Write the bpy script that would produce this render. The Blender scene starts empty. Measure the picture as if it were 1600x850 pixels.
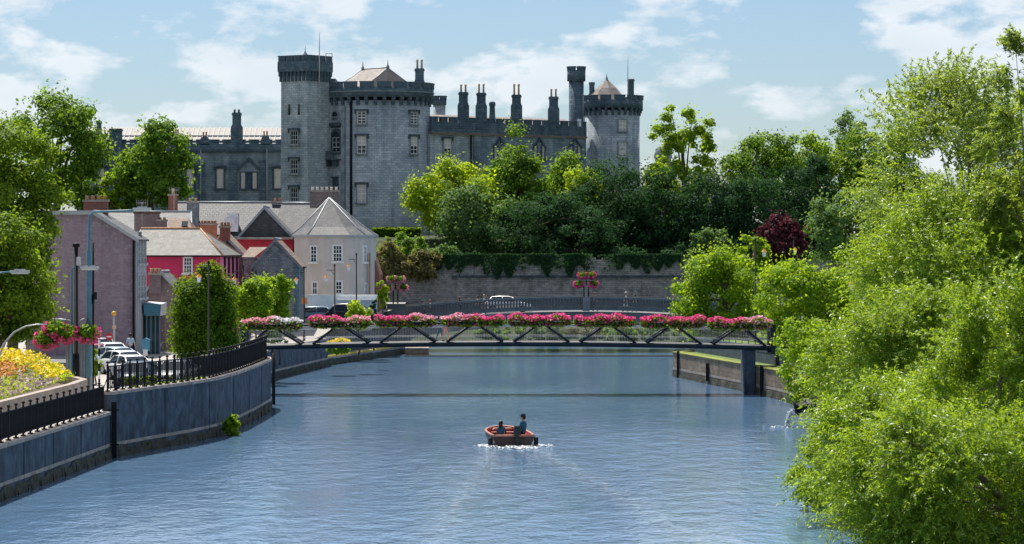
import bpy, bmesh, math, random
import numpy as np
from mathutils import Vector, Matrix

# ------------------------------------------------------------------ camera, sky, sun, exposure
scene = bpy.context.scene
COL = scene.collection
F, H, HY = 5000.0, 9.2, 385.0          # focal length in photo pixels, eye height above the water, horizon row
R = math.radians
cam = bpy.data.objects.new('camera', bpy.data.cameras.new('camera'))
COL.objects.link(cam)
cam.location = (0, 0, H)
cam.rotation_euler = (R(90), 0, 0)
cam.data.sensor_width = 36
cam.data.lens = 36 * F / 1600
cam.data.shift_y = -40 / 1600
cam.data.clip_start = 1
cam.data.clip_end = 9000
scene.camera = cam

SUN_AZ, SUN_EL = -20.0, 57.0           # degrees; azimuth from +Y towards +X
world = bpy.data.worlds.new('World')
scene.world = world
world.use_nodes = True
nt = world.node_tree
nt.nodes.clear()
def wn(t, **kw):
    n = nt.nodes.new(t)
    for k, v in kw.items(): setattr(n, k, v)
    return n
w_out = wn('ShaderNodeOutputWorld'); w_bg = wn('ShaderNodeBackground')
w_sky = wn('ShaderNodeTexSky', sky_type='NISHITA')
w_sky.sun_disc = False
w_sky.sun_elevation = R(SUN_EL); w_sky.sun_rotation = R(SUN_AZ)
w_sky.altitude = 60; w_sky.air_density = 1.0; w_sky.dust_density = 0.35; w_sky.ozone_density = 3.0
w_tc = wn('ShaderNodeTexCoord')
w_map = wn('ShaderNodeMapping'); w_map.inputs['Scale'].default_value = (1, 1, 2.3); w_map.inputs['Location'].default_value = (0.37, 0.0, 0.16)
nt.links.new(w_tc.outputs['Generated'], w_map.inputs['Vector'])
w_n = wn('ShaderNodeTexNoise'); w_n.inputs['Scale'].default_value = 27; w_n.inputs['Detail'].default_value = 8; w_n.inputs['Roughness'].default_value = 0.58
nt.links.new(w_map.outputs[0], w_n.inputs['Vector'])
w_r = wn('ShaderNodeValToRGB'); w_r.color_ramp.elements[0].position = 0.74; w_r.color_ramp.elements[1].position = 0.84
w_n3 = wn('ShaderNodeTexNoise'); w_n3.inputs['Scale'].default_value = 8; w_n3.inputs['Detail'].default_value = 3
nt.links.new(w_map.outputs[0], w_n3.inputs['Vector'])
w_ad = wn('ShaderNodeMath', operation='MULTIPLY_ADD'); w_ad.inputs[1].default_value = 0.55
nt.links.new(w_n3.outputs['Fac'], w_ad.inputs[0]); nt.links.new(w_n.outputs['Fac'], w_ad.inputs[2])
nt.links.new(w_ad.outputs[0], w_r.inputs[0])
w_n2 = wn('ShaderNodeTexNoise'); w_n2.inputs['Scale'].default_value = 34; w_n2.inputs['Detail'].default_value = 5
nt.links.new(w_map.outputs[0], w_n2.inputs['Vector'])
w_cc = wn('ShaderNodeMix', data_type='RGBA')
w_cc.inputs['A'].default_value = (5.8, 6.6, 7.4, 1); w_cc.inputs['B'].default_value = (8.9, 9.1, 9.3, 1)
nt.links.new(w_n2.outputs['Fac'], w_cc.inputs['Factor'])
w_tint = wn('ShaderNodeMix', data_type='RGBA', blend_type='MULTIPLY')
w_tint.inputs['Factor'].default_value = 1.0; w_tint.inputs['B'].default_value = (0.64, 0.725, 0.87, 1)
nt.links.new(w_sky.outputs[0], w_tint.inputs['A'])
w_mul = wn('ShaderNodeMath', operation='MULTIPLY'); w_mul.inputs[1].default_value = 0.85
nt.links.new(w_r.outputs[0], w_mul.inputs[0])
w_mix = wn('ShaderNodeMix', data_type='RGBA')
nt.links.new(w_mul.outputs[0], w_mix.inputs['Factor'])
nt.links.new(w_tint.outputs['Result'], w_mix.inputs['A'])
nt.links.new(w_cc.outputs['Result'], w_mix.inputs['B'])
nt.links.new(w_mix.outputs['Result'], w_bg.inputs['Color'])
w_bg.inputs['Strength'].default_value = 0.076
nt.links.new(w_bg.outputs[0], w_out.inputs[0])

sun = bpy.data.objects.new('sun', bpy.data.lights.new('sun', 'SUN'))
COL.objects.link(sun)
sun.data.energy = 5.0; sun.data.angle = R(0.5); sun.data.color = (1.0, 0.95, 0.86)
sd = Vector((math.sin(R(SUN_AZ)) * math.cos(R(SUN_EL)), math.cos(R(SUN_AZ)) * math.cos(R(SUN_EL)), math.sin(R(SUN_EL))))
sun.rotation_euler = sd.to_track_quat('Z', 'Y').to_euler()
sun.location = (-40, 100, 80)

scene.view_settings.view_transform = 'Standard'
scene.view_settings.look = 'None'
scene.view_settings.gamma = 1.0
scene.view_settings.exposure = 0.62
scene.cycles.max_bounces = 6
scene.cycles.diffuse_bounces = 2
scene.cycles.transparent_max_bounces = 6
scene.cycles.transmission_bounces = 3
scene.cycles.sample_clamp_indirect = 6
scene.cycles.use_denoising = True

rng = np.random.default_rng(7)
random.seed(7)

def W(px, py, Y):
    """world point at distance Y that lies on photo pixel (px, py)"""
    return Vector(((px - 800) * Y / F, Y, H - (py - HY) * Y / F))
def XW(px, Y): return (px - 800) * Y / F
def ZW(py, Y): return H - (py - HY) * Y / F
# ------------------------------------------------------------------ materials
MATS = {}
def _nodes(name):
    m = bpy.data.materials.new(name); m.use_nodes = True
    t = m.node_tree; t.nodes.clear()
    o = t.nodes.new('ShaderNodeOutputMaterial')
    MATS[name] = m
    return m, t, o
def N(t, typ, **kw):
    n = t.nodes.new(typ)
    for k, v in kw.items(): setattr(n, k, v)
    return n
def c4(c): return (c[0], c[1], c[2], 1)
def plain(name, col, rough=0.8, var=0.25, scale=3.0, bump=0.0, bscale=20.0, metal=0.0, stain=None, spec=0.3, coat=0):
    """painted / rendered / metal surface with mottling, optional vertical stains"""
    m, t, o = _nodes(name)
    p = N(t, 'ShaderNodeBsdfPrincipled')
    p.inputs['Roughness'].default_value = rough; p.inputs['Metallic'].default_value = metal
    p.inputs['Specular IOR Level'].default_value = spec
    p.inputs['Coat Weight'].default_value = coat
    tc = N(t, 'ShaderNodeTexCoord')
    n1 = N(t, 'ShaderNodeTexNoise'); n1.inputs['Scale'].default_value = scale; n1.inputs['Detail'].default_value = 6
    t.links.new(tc.outputs['Object'], n1.inputs['Vector'])
    mx = N(t, 'ShaderNodeMix', data_type='RGBA')
    mr = N(t, 'ShaderNodeMapRange'); mr.inputs['From Min'].default_value = 0.3; mr.inputs['From Max'].default_value = 0.7
    t.links.new(n1.outputs['Fac'], mr.inputs['Value']); t.links.new(mr.outputs[0], mx.inputs['Factor'])
    mx.inputs['A'].default_value = c4([x * (1 - var) for x in col]); mx.inputs['B'].default_value = c4([min(1, x * (1 + var)) for x in col])
    last = mx.outputs['Result']
    if stain:
        mp = N(t, 'ShaderNodeMapping'); mp.inputs['Scale'].default_value = (1.6, 1.6, 0.12)
        t.links.new(tc.outputs['Object'], mp.inputs['Vector'])
        n2 = N(t, 'ShaderNodeTexNoise'); n2.inputs['Scale'].default_value = 1.5; n2.inputs['Detail'].default_value = 5
        t.links.new(mp.outputs[0], n2.inputs['Vector'])
        rp = N(t, 'ShaderNodeMapRange'); rp.inputs['From Min'].default_value = 0.48; rp.inputs['From Max'].default_value = 0.7
        t.links.new(n2.outputs['Fac'], rp.inputs['Value'])
        m2 = N(t, 'ShaderNodeMix', data_type='RGBA'); m2.inputs['B'].default_value = c4(stain)
        t.links.new(rp.outputs[0], m2.inputs['Factor']); t.links.new(last, m2.inputs['A'])
        last = m2.outputs['Result']
    t.links.new(last, p.inputs['Base Color'])
    if bump:
        n3 = N(t, 'ShaderNodeTexNoise'); n3.inputs['Scale'].default_value = bscale; n3.inputs['Detail'].default_value = 4
        t.links.new(tc.outputs['Object'], n3.inputs['Vector'])
        b = N(t, 'ShaderNodeBump'); b.inputs['Strength'].default_value = bump; b.inputs['Distance'].default_value = 0.06
        t.links.new(n3.outputs['Fac'], b.inputs['Height']); t.links.new(b.outputs[0], p.inputs['Normal'])
    t.links.new(p.outputs[0], o.inputs[0])
    return m
def masonry(name, c1, c2, mortar, bw=0.55, bh=0.27, ms=0.02, rough=0.9, round_R=None, slope=False, blot=0.5, blotc=(0.05, 0.05, 0.05), bump=0.5, patch=None, spec=0.2, bsc=0.35):
    """coursed stone, brick or slates; round_R wraps the courses round a drum"""
    m, t, o = _nodes(name)
    p = N(t, 'ShaderNodeBsdfPrincipled'); p.inputs['Roughness'].default_value = rough; p.inputs['Specular IOR Level'].default_value = spec
    tc = N(t, 'ShaderNodeTexCoord'); sx = N(t, 'ShaderNodeSeparateXYZ')
    t.links.new(tc.outputs['Object'], sx.inputs[0])
    if round_R:
        a = N(t, 'ShaderNodeMath', operation='ARCTAN2'); t.links.new(sx.outputs['X'], a.inputs[0])
        ng = N(t, 'ShaderNodeMath', operation='MULTIPLY'); ng.inputs[1].default_value = -1; t.links.new(sx.outputs['Y'], ng.inputs[0])
        t.links.new(ng.outputs[0], a.inputs[1])
        u = N(t, 'ShaderNodeMath', operation='MULTIPLY'); u.inputs[1].default_value = round_R; t.links.new(a.outputs[0], u.inputs[0])
    else:
        u = N(t, 'ShaderNodeMath', operation='ADD'); t.links.new(sx.outputs['X'], u.inputs[0])
        if slope: u.inputs[1].default_value = 0.0
        else: t.links.new(sx.outputs['Y'], u.inputs[1])
    cx = N(t, 'ShaderNodeCombineXYZ'); t.links.new(u.outputs[0], cx.inputs['X']); t.links.new(sx.outputs['Z'], cx.inputs['Y'])
    # uneven joints
    nw = N(t, 'ShaderNodeTexNoise'); nw.inputs['Scale'].default_value = 1.3; nw.inputs['Detail'].default_value = 3
    t.links.new(tc.outputs['Object'], nw.inputs['Vector'])
    vm = N(t, 'ShaderNodeVectorMath', operation='SCALE'); vm.inputs['Scale'].default_value = bh * 0.9
    t.links.new(nw.outputs['Color'], vm.inputs[0])
    va = N(t, 'ShaderNodeVectorMath', operation='ADD'); t.links.new(cx.outputs[0], va.inputs[0]); t.links.new(vm.outputs[0], va.inputs[1])
    br = N(t, 'ShaderNodeTexBrick'); br.inputs['Scale'].default_value = 1.0
    br.inputs['Brick Width'].default_value = bw; br.inputs['Row Height'].default_value = bh; br.inputs['Mortar Size'].default_value = ms; br.inputs['Mortar Smooth'].default_value = 0.2
    br.inputs['Color1'].default_value = c4(c1); br.inputs['Color2'].default_value = c4(c2); br.inputs['Mortar'].default_value = c4(mortar)
    t.links.new(va.outputs[0], br.inputs['Vector'])
    nb = N(t, 'ShaderNodeTexNoise'); nb.inputs['Scale'].default_value = bsc; nb.inputs['Detail'].default_value = 8; nb.inputs['Roughness'].default_value = 0.65
    t.links.new(tc.outputs['Object'], nb.inputs['Vector'])
    rp = N(t, 'ShaderNodeMapRange'); rp.inputs['From Min'].default_value = 0.42; rp.inputs['From Max'].default_value = 0.72; rp.inputs['To Max'].default_value = blot
    t.links.new(nb.outputs['Fac'], rp.inputs['Value'])
    mx = N(t, 'ShaderNodeMix', data_type='RGBA'); mx.inputs['B'].default_value = c4(blotc)
    t.links.new(rp.outputs[0], mx.inputs['Factor']); t.links.new(br.outputs['Color'], mx.inputs['A'])
    last = mx.outputs['Result']
    mp = N(t, 'ShaderNodeMapping'); mp.inputs['Scale'].default_value = (0.9, 0.9, 0.07)
    t.links.new(tc.outputs['Object'], mp.inputs['Vector'])
    n2 = N(t, 'ShaderNodeTexNoise'); n2.inputs['Scale'].default_value = 1.4; n2.inputs['Detail'].default_value = 6
    t.links.new(mp.outputs[0], n2.inputs['Vector'])
    r2 = N(t, 'ShaderNodeMapRange'); r2.inputs['From Min'].default_value = 0.5; r2.inputs['From Max'].default_value = 0.75; r2.inputs['To Max'].default_value = blot * 0.8
    t.links.new(n2.outputs['Fac'], r2.inputs['Value'])
    m2 = N(t, 'ShaderNodeMix', data_type='RGBA'); m2.inputs['B'].default_value = c4([x * 0.8 for x in blotc])
    t.links.new(r2.outputs[0], m2.inputs['Factor']); t.links.new(last, m2.inputs['A']); last = m2.outputs['Result']
    if patch:
        n3 = N(t, 'ShaderNodeTexNoise'); n3.inputs['Scale'].default_value = 2.2; n3.inputs['Detail'].default_value = 8; n3.inputs['Roughness'].default_value = 0.7
        t.links.new(tc.outputs['Object'], n3.inputs['Vector'])
        r3 = N(t, 'ShaderNodeMapRange'); r3.inputs['From Min'].default_value = 0.5; r3.inputs['From Max'].default_value = 0.64
        t.links.new(n3.outputs['Fac'], r3.inputs['Value'])
        m3 = N(t, 'ShaderNodeMix', data_type='RGBA'); m3.inputs['B'].default_value = c4(patch)
        t.links.new(r3.outputs[0], m3.inputs['Factor']); t.links.new(last, m3.inputs['A']); last = m3.outputs['Result']
    t.links.new(last, p.inputs['Base Color'])
    b = N(t, 'ShaderNodeBump'); b.inputs['Strength'].default_value = bump; b.inputs['Distance'].default_value = 0.04
    nh = N(t, 'ShaderNodeTexNoise'); nh.inputs['Scale'].default_value = 5; nh.inputs['Detail'].default_value = 5
    t.links.new(tc.outputs['Object'], nh.inputs['Vector'])
    sub = N(t, 'ShaderNodeMath', operation='SUBTRACT'); t.links.new(nh.outputs['Fac'], sub.inputs[0]); t.links.new(br.outputs['Fac'], sub.inputs[1])
    t.links.new(sub.outputs[0], b.inputs['Height']); t.links.new(b.outputs[0], p.inputs['Normal'])
    t.links.new(p.outputs[0], o.inputs[0])
    return m
def leafmat(name, dark, light, trans, tmix=0.45, rough=0.5, spec=0.25, extra=None):
    """leaf: per-leaf colour spread, diffuse + sheen + light passing through the blade"""
    m, t, o = _nodes(name)
    g = N(t, 'ShaderNodeNewGeometry')
    rp = N(t, 'ShaderNodeValToRGB')
    rp.color_ramp.elements[0].color = c4(dark); rp.color_ramp.elements[1].color = c4(light)
    if extra:
        e = rp.color_ramp.elements.new(0.97); e.color = c4(light)
        rp.color_ramp.elements[-1].color = c4(extra)
    t.links.new(g.outputs['Random Per Island'], rp.inputs[0])
    p = N(t, 'ShaderNodeBsdfPrincipled'); p.inputs['Roughness'].default_value = rough; p.inputs['Specular IOR Level'].default_value = spec
    t.links.new(rp.outputs[0], p.inputs['Base Color'])
    tr = N(t, 'ShaderNodeBsdfTranslucent')
    mt = N(t, 'ShaderNodeMix', data_type='RGBA'); mt.inputs['A'].default_value = c4([x * 0.7 for x in trans]); mt.inputs['B'].default_value = c4(trans)
    t.links.new(g.outputs['Random Per Island'], mt.inputs['Factor'])
    t.links.new(mt.outputs['Result'], tr.inputs['Color'])
    ms = N(t, 'ShaderNodeMixShader'); ms.inputs[0].default_value = tmix
    t.links.new(p.outputs[0], ms.inputs[1]); t.links.new(tr.outputs[0], ms.inputs[2])
    t.links.new(ms.outputs[0], o.inputs[0])
    return m

STONE = dict(c1=(0.37, 0.43, 0.46), c2=(0.56, 0.595, 0.60), mortar=(0.23, 0.275, 0.30), blotc=(0.09, 0.13, 0.16))
masonry('castle_stone', **STONE, blot=0.75, bsc=0.28)
masonry('castle_drum', **STONE, round_R=6.1, blot=0.6, bsc=0.28)
masonry('castle_drum_small', **STONE, round_R=3.4, blot=0.7, bsc=0.28)
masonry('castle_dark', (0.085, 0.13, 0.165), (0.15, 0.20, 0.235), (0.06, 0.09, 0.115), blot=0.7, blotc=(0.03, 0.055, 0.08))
masonry('wing_stone', (0.21, 0.26, 0.295), (0.33, 0.38, 0.405), (0.15, 0.185, 0.21), blot=0.8, blotc=(0.06, 0.10, 0.13))
plain('castle_trim', (0.25, 0.28, 0.30), 0.9, 0.35, 2, 0.3, 8)
plain('dark_stone', (0.06, 0.085, 0.11), 0.9, 0.4, 2, 0.4, 8)
masonry('castle_slate', (0.27, 0.23, 0.21), (0.38, 0.325, 0.29), (0.22, 0.2, 0.19), 0.4, 0.22, 0.012, 0.66, blot=0.4, blotc=(0.16, 0.14, 0.13), slope=True, spec=0.2, bump=0.35)
plain('pale_roof', (0.30, 0.275, 0.25), 0.75, 0.12, 2, 0.1, 10, spec=0.5)
plain('lead', (0.25, 0.28, 0.31), 0.45, 0.2, 3)
plain('terracotta', (0.42, 0.22, 0.12), 0.8, 0.35, 6)
plain('pot_buff', (0.55, 0.40, 0.26), 0.8, 0.3, 6)
plain('pot_white', (0.75, 0.74, 0.72), 0.6, 0.15, 6)
masonry('slate', (0.085, 0.09, 0.10), (0.145, 0.145, 0.15), (0.12, 0.12, 0.12), 0.42, 0.2, 0.012, 0.64, slope=True, blot=0.5, blotc=(0.11, 0.105, 0.10), patch=(0.17, 0.165, 0.155), spec=0.2, bump=0.35)
masonry('slate_pale', (0.11, 0.105, 0.10), (0.175, 0.165, 0.155), (0.2, 0.19, 0.18), 0.42, 0.2, 0.012, 0.64, slope=True, blot=0.45, blotc=(0.2, 0.185, 0.165), patch=(0.24, 0.23, 0.21), spec=0.2, bump=0.35)
masonry('slate_dark', (0.05, 0.055, 0.06), (0.09, 0.09, 0.10), (0.03, 0.03, 0.03), 0.42, 0.2, 0.012, 0.6, slope=True, blot=0.4, blotc=(0.03, 0.03, 0.035))
masonry('tile_brown', (0.17, 0.12, 0.095), (0.24, 0.17, 0.13), (0.14, 0.09, 0.07), 0.35, 0.2, 0.012, 0.75, slope=True, blot=0.5, blotc=(0.2, 0.17, 0.14))
masonry('rubble', (0.15, 0.19, 0.22), (0.33, 0.36, 0.375), (0.18, 0.20, 0.215), 0.34, 0.15, 0.02, blot=0.4, bump=0.8)
masonry('red_brick', (0.30, 0.08, 0.06), (0.40, 0.13, 0.09), (0.30, 0.25, 0.22), 0.22, 0.075, 0.01, blot=0.4, blotc=(0.12, 0.06, 0.05))
masonry('orange_brick', (0.50, 0.17, 0.08), (0.58, 0.22, 0.11), (0.4, 0.25, 0.18), 0.22, 0.075, 0.01, blot=0.3, blotc=(0.25, 0.1, 0.06))
masonry('grey_brick', (0.22, 0.17, 0.175), (0.32, 0.25, 0.25), (0.2, 0.18, 0.17), 0.22, 0.075, 0.01, blot=0.5, blotc=(0.08, 0.07, 0.07))
masonry('castle_wall_stone', (0.27, 0.27, 0.27), (0.44, 0.43, 0.41), (0.23, 0.23, 0.225), 0.5, 0.2, 0.02, blot=0.7, blotc=(0.10, 0.085, 0.07), bump=0.8, patch=(0.42, 0.40, 0.34), bsc=0.6)
masonry('quay_stone', (0.23, 0.17, 0.12), (0.33, 0.26, 0.19), (0.15, 0.12, 0.09), 0.6, 0.28, 0.015, blot=0.6, blotc=(0.12, 0.085, 0.05), bump=0.8, bsc=0.5)
masonry('bridge_stone', (0.14, 0.16, 0.17), (0.21, 0.23, 0.235), (0.15, 0.15, 0.15), 0.8, 0.35, 0.015, blot=0.5)
plain('bridge_concrete', (0.12, 0.145, 0.155), 0.85, 0.25, 1.5, 0.3, 12, stain=(0.12, 0.12, 0.12))
masonry('brown_render', (0.30, 0.23, 0.275), (0.37, 0.29, 0.335), (0.27, 0.21, 0.25), 0.34, 0.14, 0.012, blot=0.75, blotc=(0.20, 0.15, 0.185), patch=(0.37, 0.31, 0.35), bsc=0.3)
plain('grey_render', (0.36, 0.40, 0.44), 0.85, 0.2, 1.2, 0.3, 9, stain=(0.2, 0.2, 0.21))
plain('crimson', (0.56, 0.035, 0.11), 0.7, 0.15, 1.2, 0.2, 9, stain=(0.46, 0.03, 0.09))
plain('pink', (0.72, 0.19, 0.32), 0.7, 0.12, 1.2, 0.2, 9)
plain('red_wall', (0.45, 0.03, 0.05), 0.7, 0.15, 1.2, 0.2, 9)
plain('beige_render', (0.60, 0.53, 0.475), 0.85, 0.12, 0.9, 0.2, 9, stain=(0.54, 0.475, 0.425))
plain('white_render', (0.72, 0.72, 0.72), 0.8, 0.08, 1.2, 0.2, 9)
plain('hoarding_white', (0.68, 0.74, 0.8), 0.6, 0.1, 1.5, 0.1, 9)
plain('white_paint', (0.78, 0.78, 0.76), 0.5, 0.08, 4)
plain('grey_paint', (0.40, 0.43, 0.45), 0.5, 0.1, 4)
plain('blind', (0.55, 0.51, 0.47), 0.85, 0.12, 3)
plain('black_iron', (0.012, 0.014, 0.017), 0.65, 0.3, 6, spec=0.15)
plain('bridge_steel', (0.014, 0.024, 0.036), 0.55, 0.25, 2, spec=0.2)
plain('rail_steel', (0.58, 0.60, 0.61), 0.35, 0.15, 4, spec=0.5)
plain('deck_boards', (0.42, 0.40, 0.37), 0.7, 0.2, 4)
plain('teal_steel', (0.07, 0.21, 0.30), 0.45, 0.15, 4)
plain('galvanised', (0.50, 0.53, 0.55), 0.45, 0.12, 4, metal=0.3)
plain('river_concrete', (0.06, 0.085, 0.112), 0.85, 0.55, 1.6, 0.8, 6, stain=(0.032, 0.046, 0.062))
plain('coping', (0.34, 0.29, 0.25), 0.85, 0.3, 1.5, 0.3, 12)
plain('algae', (0.05, 0.052, 0.035), 0.8, 0.6, 3.0, 0.8, 7)
plain('asphalt', (0.16, 0.16, 0.165), 0.9, 0.25, 1.2, 0.2, 30)
plain('paving', (0.36, 0.33, 0.30), 0.85, 0.15, 1.2, 0.2, 15)
plain('soil', (0.10, 0.075, 0.05), 0.95, 0.4, 2, 0.5, 10)
plain('grass', (0.10, 0.16, 0.03), 0.9, 0.45, 1.5, 0.8, 14)
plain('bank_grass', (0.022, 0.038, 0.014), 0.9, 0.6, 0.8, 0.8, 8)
plain('hill_ground', (0.035, 0.05, 0.018), 0.95, 0.5, 0.6, 0.6, 6)
plain('bark', (0.10, 0.075, 0.055), 0.9, 0.4, 5, 0.6, 14)
plain('bark_pale', (0.20, 0.17, 0.13), 0.9, 0.35, 5, 0.6, 14)
plain('rubber', (0.015, 0.015, 0.016), 0.7, 0.2, 8)
plain('chrome', (0.55, 0.56, 0.58), 0.25, 0.1, 4, metal=0.8)
plain('orange_globe', (0.85, 0.40, 0.03), 0.35, 0.05, 4, spec=0.5)
plain('lantern_orange', (0.80, 0.33, 0.06), 0.5, 0.1, 6)
plain('lantern_glass', (0.82, 0.82, 0.80), 0.3, 0.05, 6, spec=0.5)
plain('sign_red', (0.55, 0.03, 0.03), 0.45, 0.05, 6)
plain('sign_yellow', (0.80, 0.60, 0.05), 0.5, 0.1, 6)
plain('sign_orange', (0.75, 0.25, 0.08), 0.5, 0.1, 6)
plain('hull_dark', (0.05, 0.032, 0.03), 0.45, 0.35, 4, stain=(0.09, 0.05, 0.045))
plain('hull_red', (0.36, 0.015, 0.03), 0.5, 0.2, 4)
plain('gunwale_tan', (0.40, 0.17, 0.12), 0.6, 0.2, 5)
plain('motor_dark', (0.015, 0.025, 0.03), 0.4, 0.2, 5)
plain('foam', (0.85, 0.88, 0.9), 0.6, 0.08, 8, 0.6, 12)
plain('skin', (0.50, 0.30, 0.22), 0.6, 0.08, 8)
plain('hair_dark', (0.02, 0.015, 0.012), 0.5, 0.2, 12)
plain('hair_fair', (0.45, 0.33, 0.18), 0.5, 0.2, 12)
plain('hair_red', (0.28, 0.09, 0.04), 0.5, 0.2, 12)
plain('shoe', (0.03, 0.025, 0.022), 0.6, 0.2, 8)
CLOTH = {'teal': (0.03, 0.12, 0.17), 'black': (0.02, 0.02, 0.022), 'white': (0.72, 0.73, 0.74), 'navy': (0.02, 0.03, 0.07), 'jeans': (0.05, 0.10, 0.20),
         'tan': (0.42, 0.30, 0.20), 'pinkish': (0.60, 0.32, 0.28), 'greyish': (0.22, 0.22, 0.22), 'redish': (0.4, 0.05, 0.05), 'pale_blue': (0.42, 0.55, 0.68)}
for k, v in CLOTH.items(): plain('cloth_' + k, v, 0.9, 0.2, 8, 0.2, 30)
PAINT = {'silver': (0.55, 0.57, 0.60), 'white': (0.80, 0.80, 0.80), 'black': (0.012, 0.014, 0.018), 'blue': (0.10, 0.22, 0.30), 'red': (0.45, 0.02, 0.03), 'navy': (0.03, 0.05, 0.09), 'grey': (0.22, 0.24, 0.26), 'lightblue': (0.4, 0.5, 0.6)}
for k, v in PAINT.items(): plain('paint_' + k, v, 0.35, 0.05, 2, metal=0.15, spec=0.5, coat=0.6)
plain('glass_dark', (0.015, 0.022, 0.03), 0.08, 0.2, 3, spec=0.6)
plain('glass_car', (0.02, 0.03, 0.04), 0.06, 0.1, 3, spec=0.7)
plain('lamp_lens', (0.75, 0.76, 0.78), 0.2, 0.05, 5, spec=0.6)
plain('tail_lens', (0.45, 0.02, 0.02), 0.25, 0.05, 5, spec=0.6)
plain('plate_white', (0.8, 0.8, 0.78), 0.4, 0.05, 5)
plain('container_blue', (0.08, 0.25, 0.36), 0.45, 0.1, 4)
plain('sheet_metal', (0.62, 0.65, 0.68), 0.35, 0.1, 3, metal=0.4)
plain('moss_edge', (0.20, 0.22, 0.04), 0.95, 0.5, 2.5, 0.9, 10)

leafmat('leaf_lime', (0.14, 0.24, 0.012), (0.31, 0.43, 0.02), (0.66, 0.82, 0.02), 0.46, 0.6, 0.15)
leafmat('leaf_bright', (0.07, 0.155, 0.010), (0.22, 0.345, 0.018), (0.55, 0.76, 0.02), 0.44, 0.6, 0.15)
leafmat('leaf_leafy', (0.03, 0.085, 0.008), (0.17, 0.27, 0.016), (0.42, 0.60, 0.02), 0.36, 0.6, 0.15)
leafmat('leaf_mid', (0.035, 0.10, 0.012), (0.13, 0.24, 0.024), (0.38, 0.60, 0.03), 0.38, 0.6, 0.12)
leafmat('leaf_grey', (0.045, 0.105, 0.04), (0.13, 0.23, 0.07), (0.28, 0.46, 0.07), 0.36, 0.6, 0.12)
leafmat('leaf_yew', (0.012, 0.042, 0.020), (0.040, 0.10, 0.034), (0.075, 0.19, 0.04), 0.28, 0.7, 0.06)
leafmat('leaf_copper', (0.04, 0.016, 0.024), (0.085, 0.022, 0.036), (0.20, 0.03, 0.05), 0.35, 0.6, 0.1)
leafmat('leaf_willow', (0.05, 0.12, 0.010), (0.25, 0.37, 0.03), (0.56, 0.76, 0.03), 0.42, 0.42, 0.35, extra=(0.52, 0.60, 0.36))
leafmat('leaf_willow_grey', (0.055, 0.115, 0.022), (0.22, 0.31, 0.06), (0.54, 0.70, 0.06), 0.46, 0.42, 0.35, extra=(0.52, 0.58, 0.40))
leafmat('leaf_hedge', (0.03, 0.08, 0.008), (0.10, 0.19, 0.016), (0.40, 0.58, 0.012), 0.34, 0.6, 0.1)
leafmat('leaf_brown', (0.08, 0.08, 0.035), (0.19, 0.17, 0.07), (0.34, 0.33, 0.07), 0.35, 0.6, 0.1)
leafmat('bloom_pink', (0.70, 0.02, 0.17), (0.95, 0.20, 0.45), (0.95, 0.08, 0.30), 0.45)
leafmat('bloom_mixed', (0.80, 0.05, 0.22), (0.92, 0.72, 0.76), (0.95, 0.4, 0.5), 0.45)
leafmat('bloom_white', (0.75, 0.70, 0.74), (0.92, 0.92, 0.94), (0.9, 0.85, 0.9), 0.45)
leafmat('bloom_yellow', (0.80, 0.52, 0.01), (0.95, 0.80, 0.04), (0.95, 0.75, 0.03), 0.45)
leafmat('bloom_orange', (0.50, 0.20, 0.05), (0.75, 0.34, 0.09), (0.75, 0.35, 0.08), 0.45)
leafmat('bloom_mauve', (0.38, 0.22, 0.32), (0.60, 0.45, 0.50), (0.5, 0.35, 0.4), 0.4)

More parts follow.
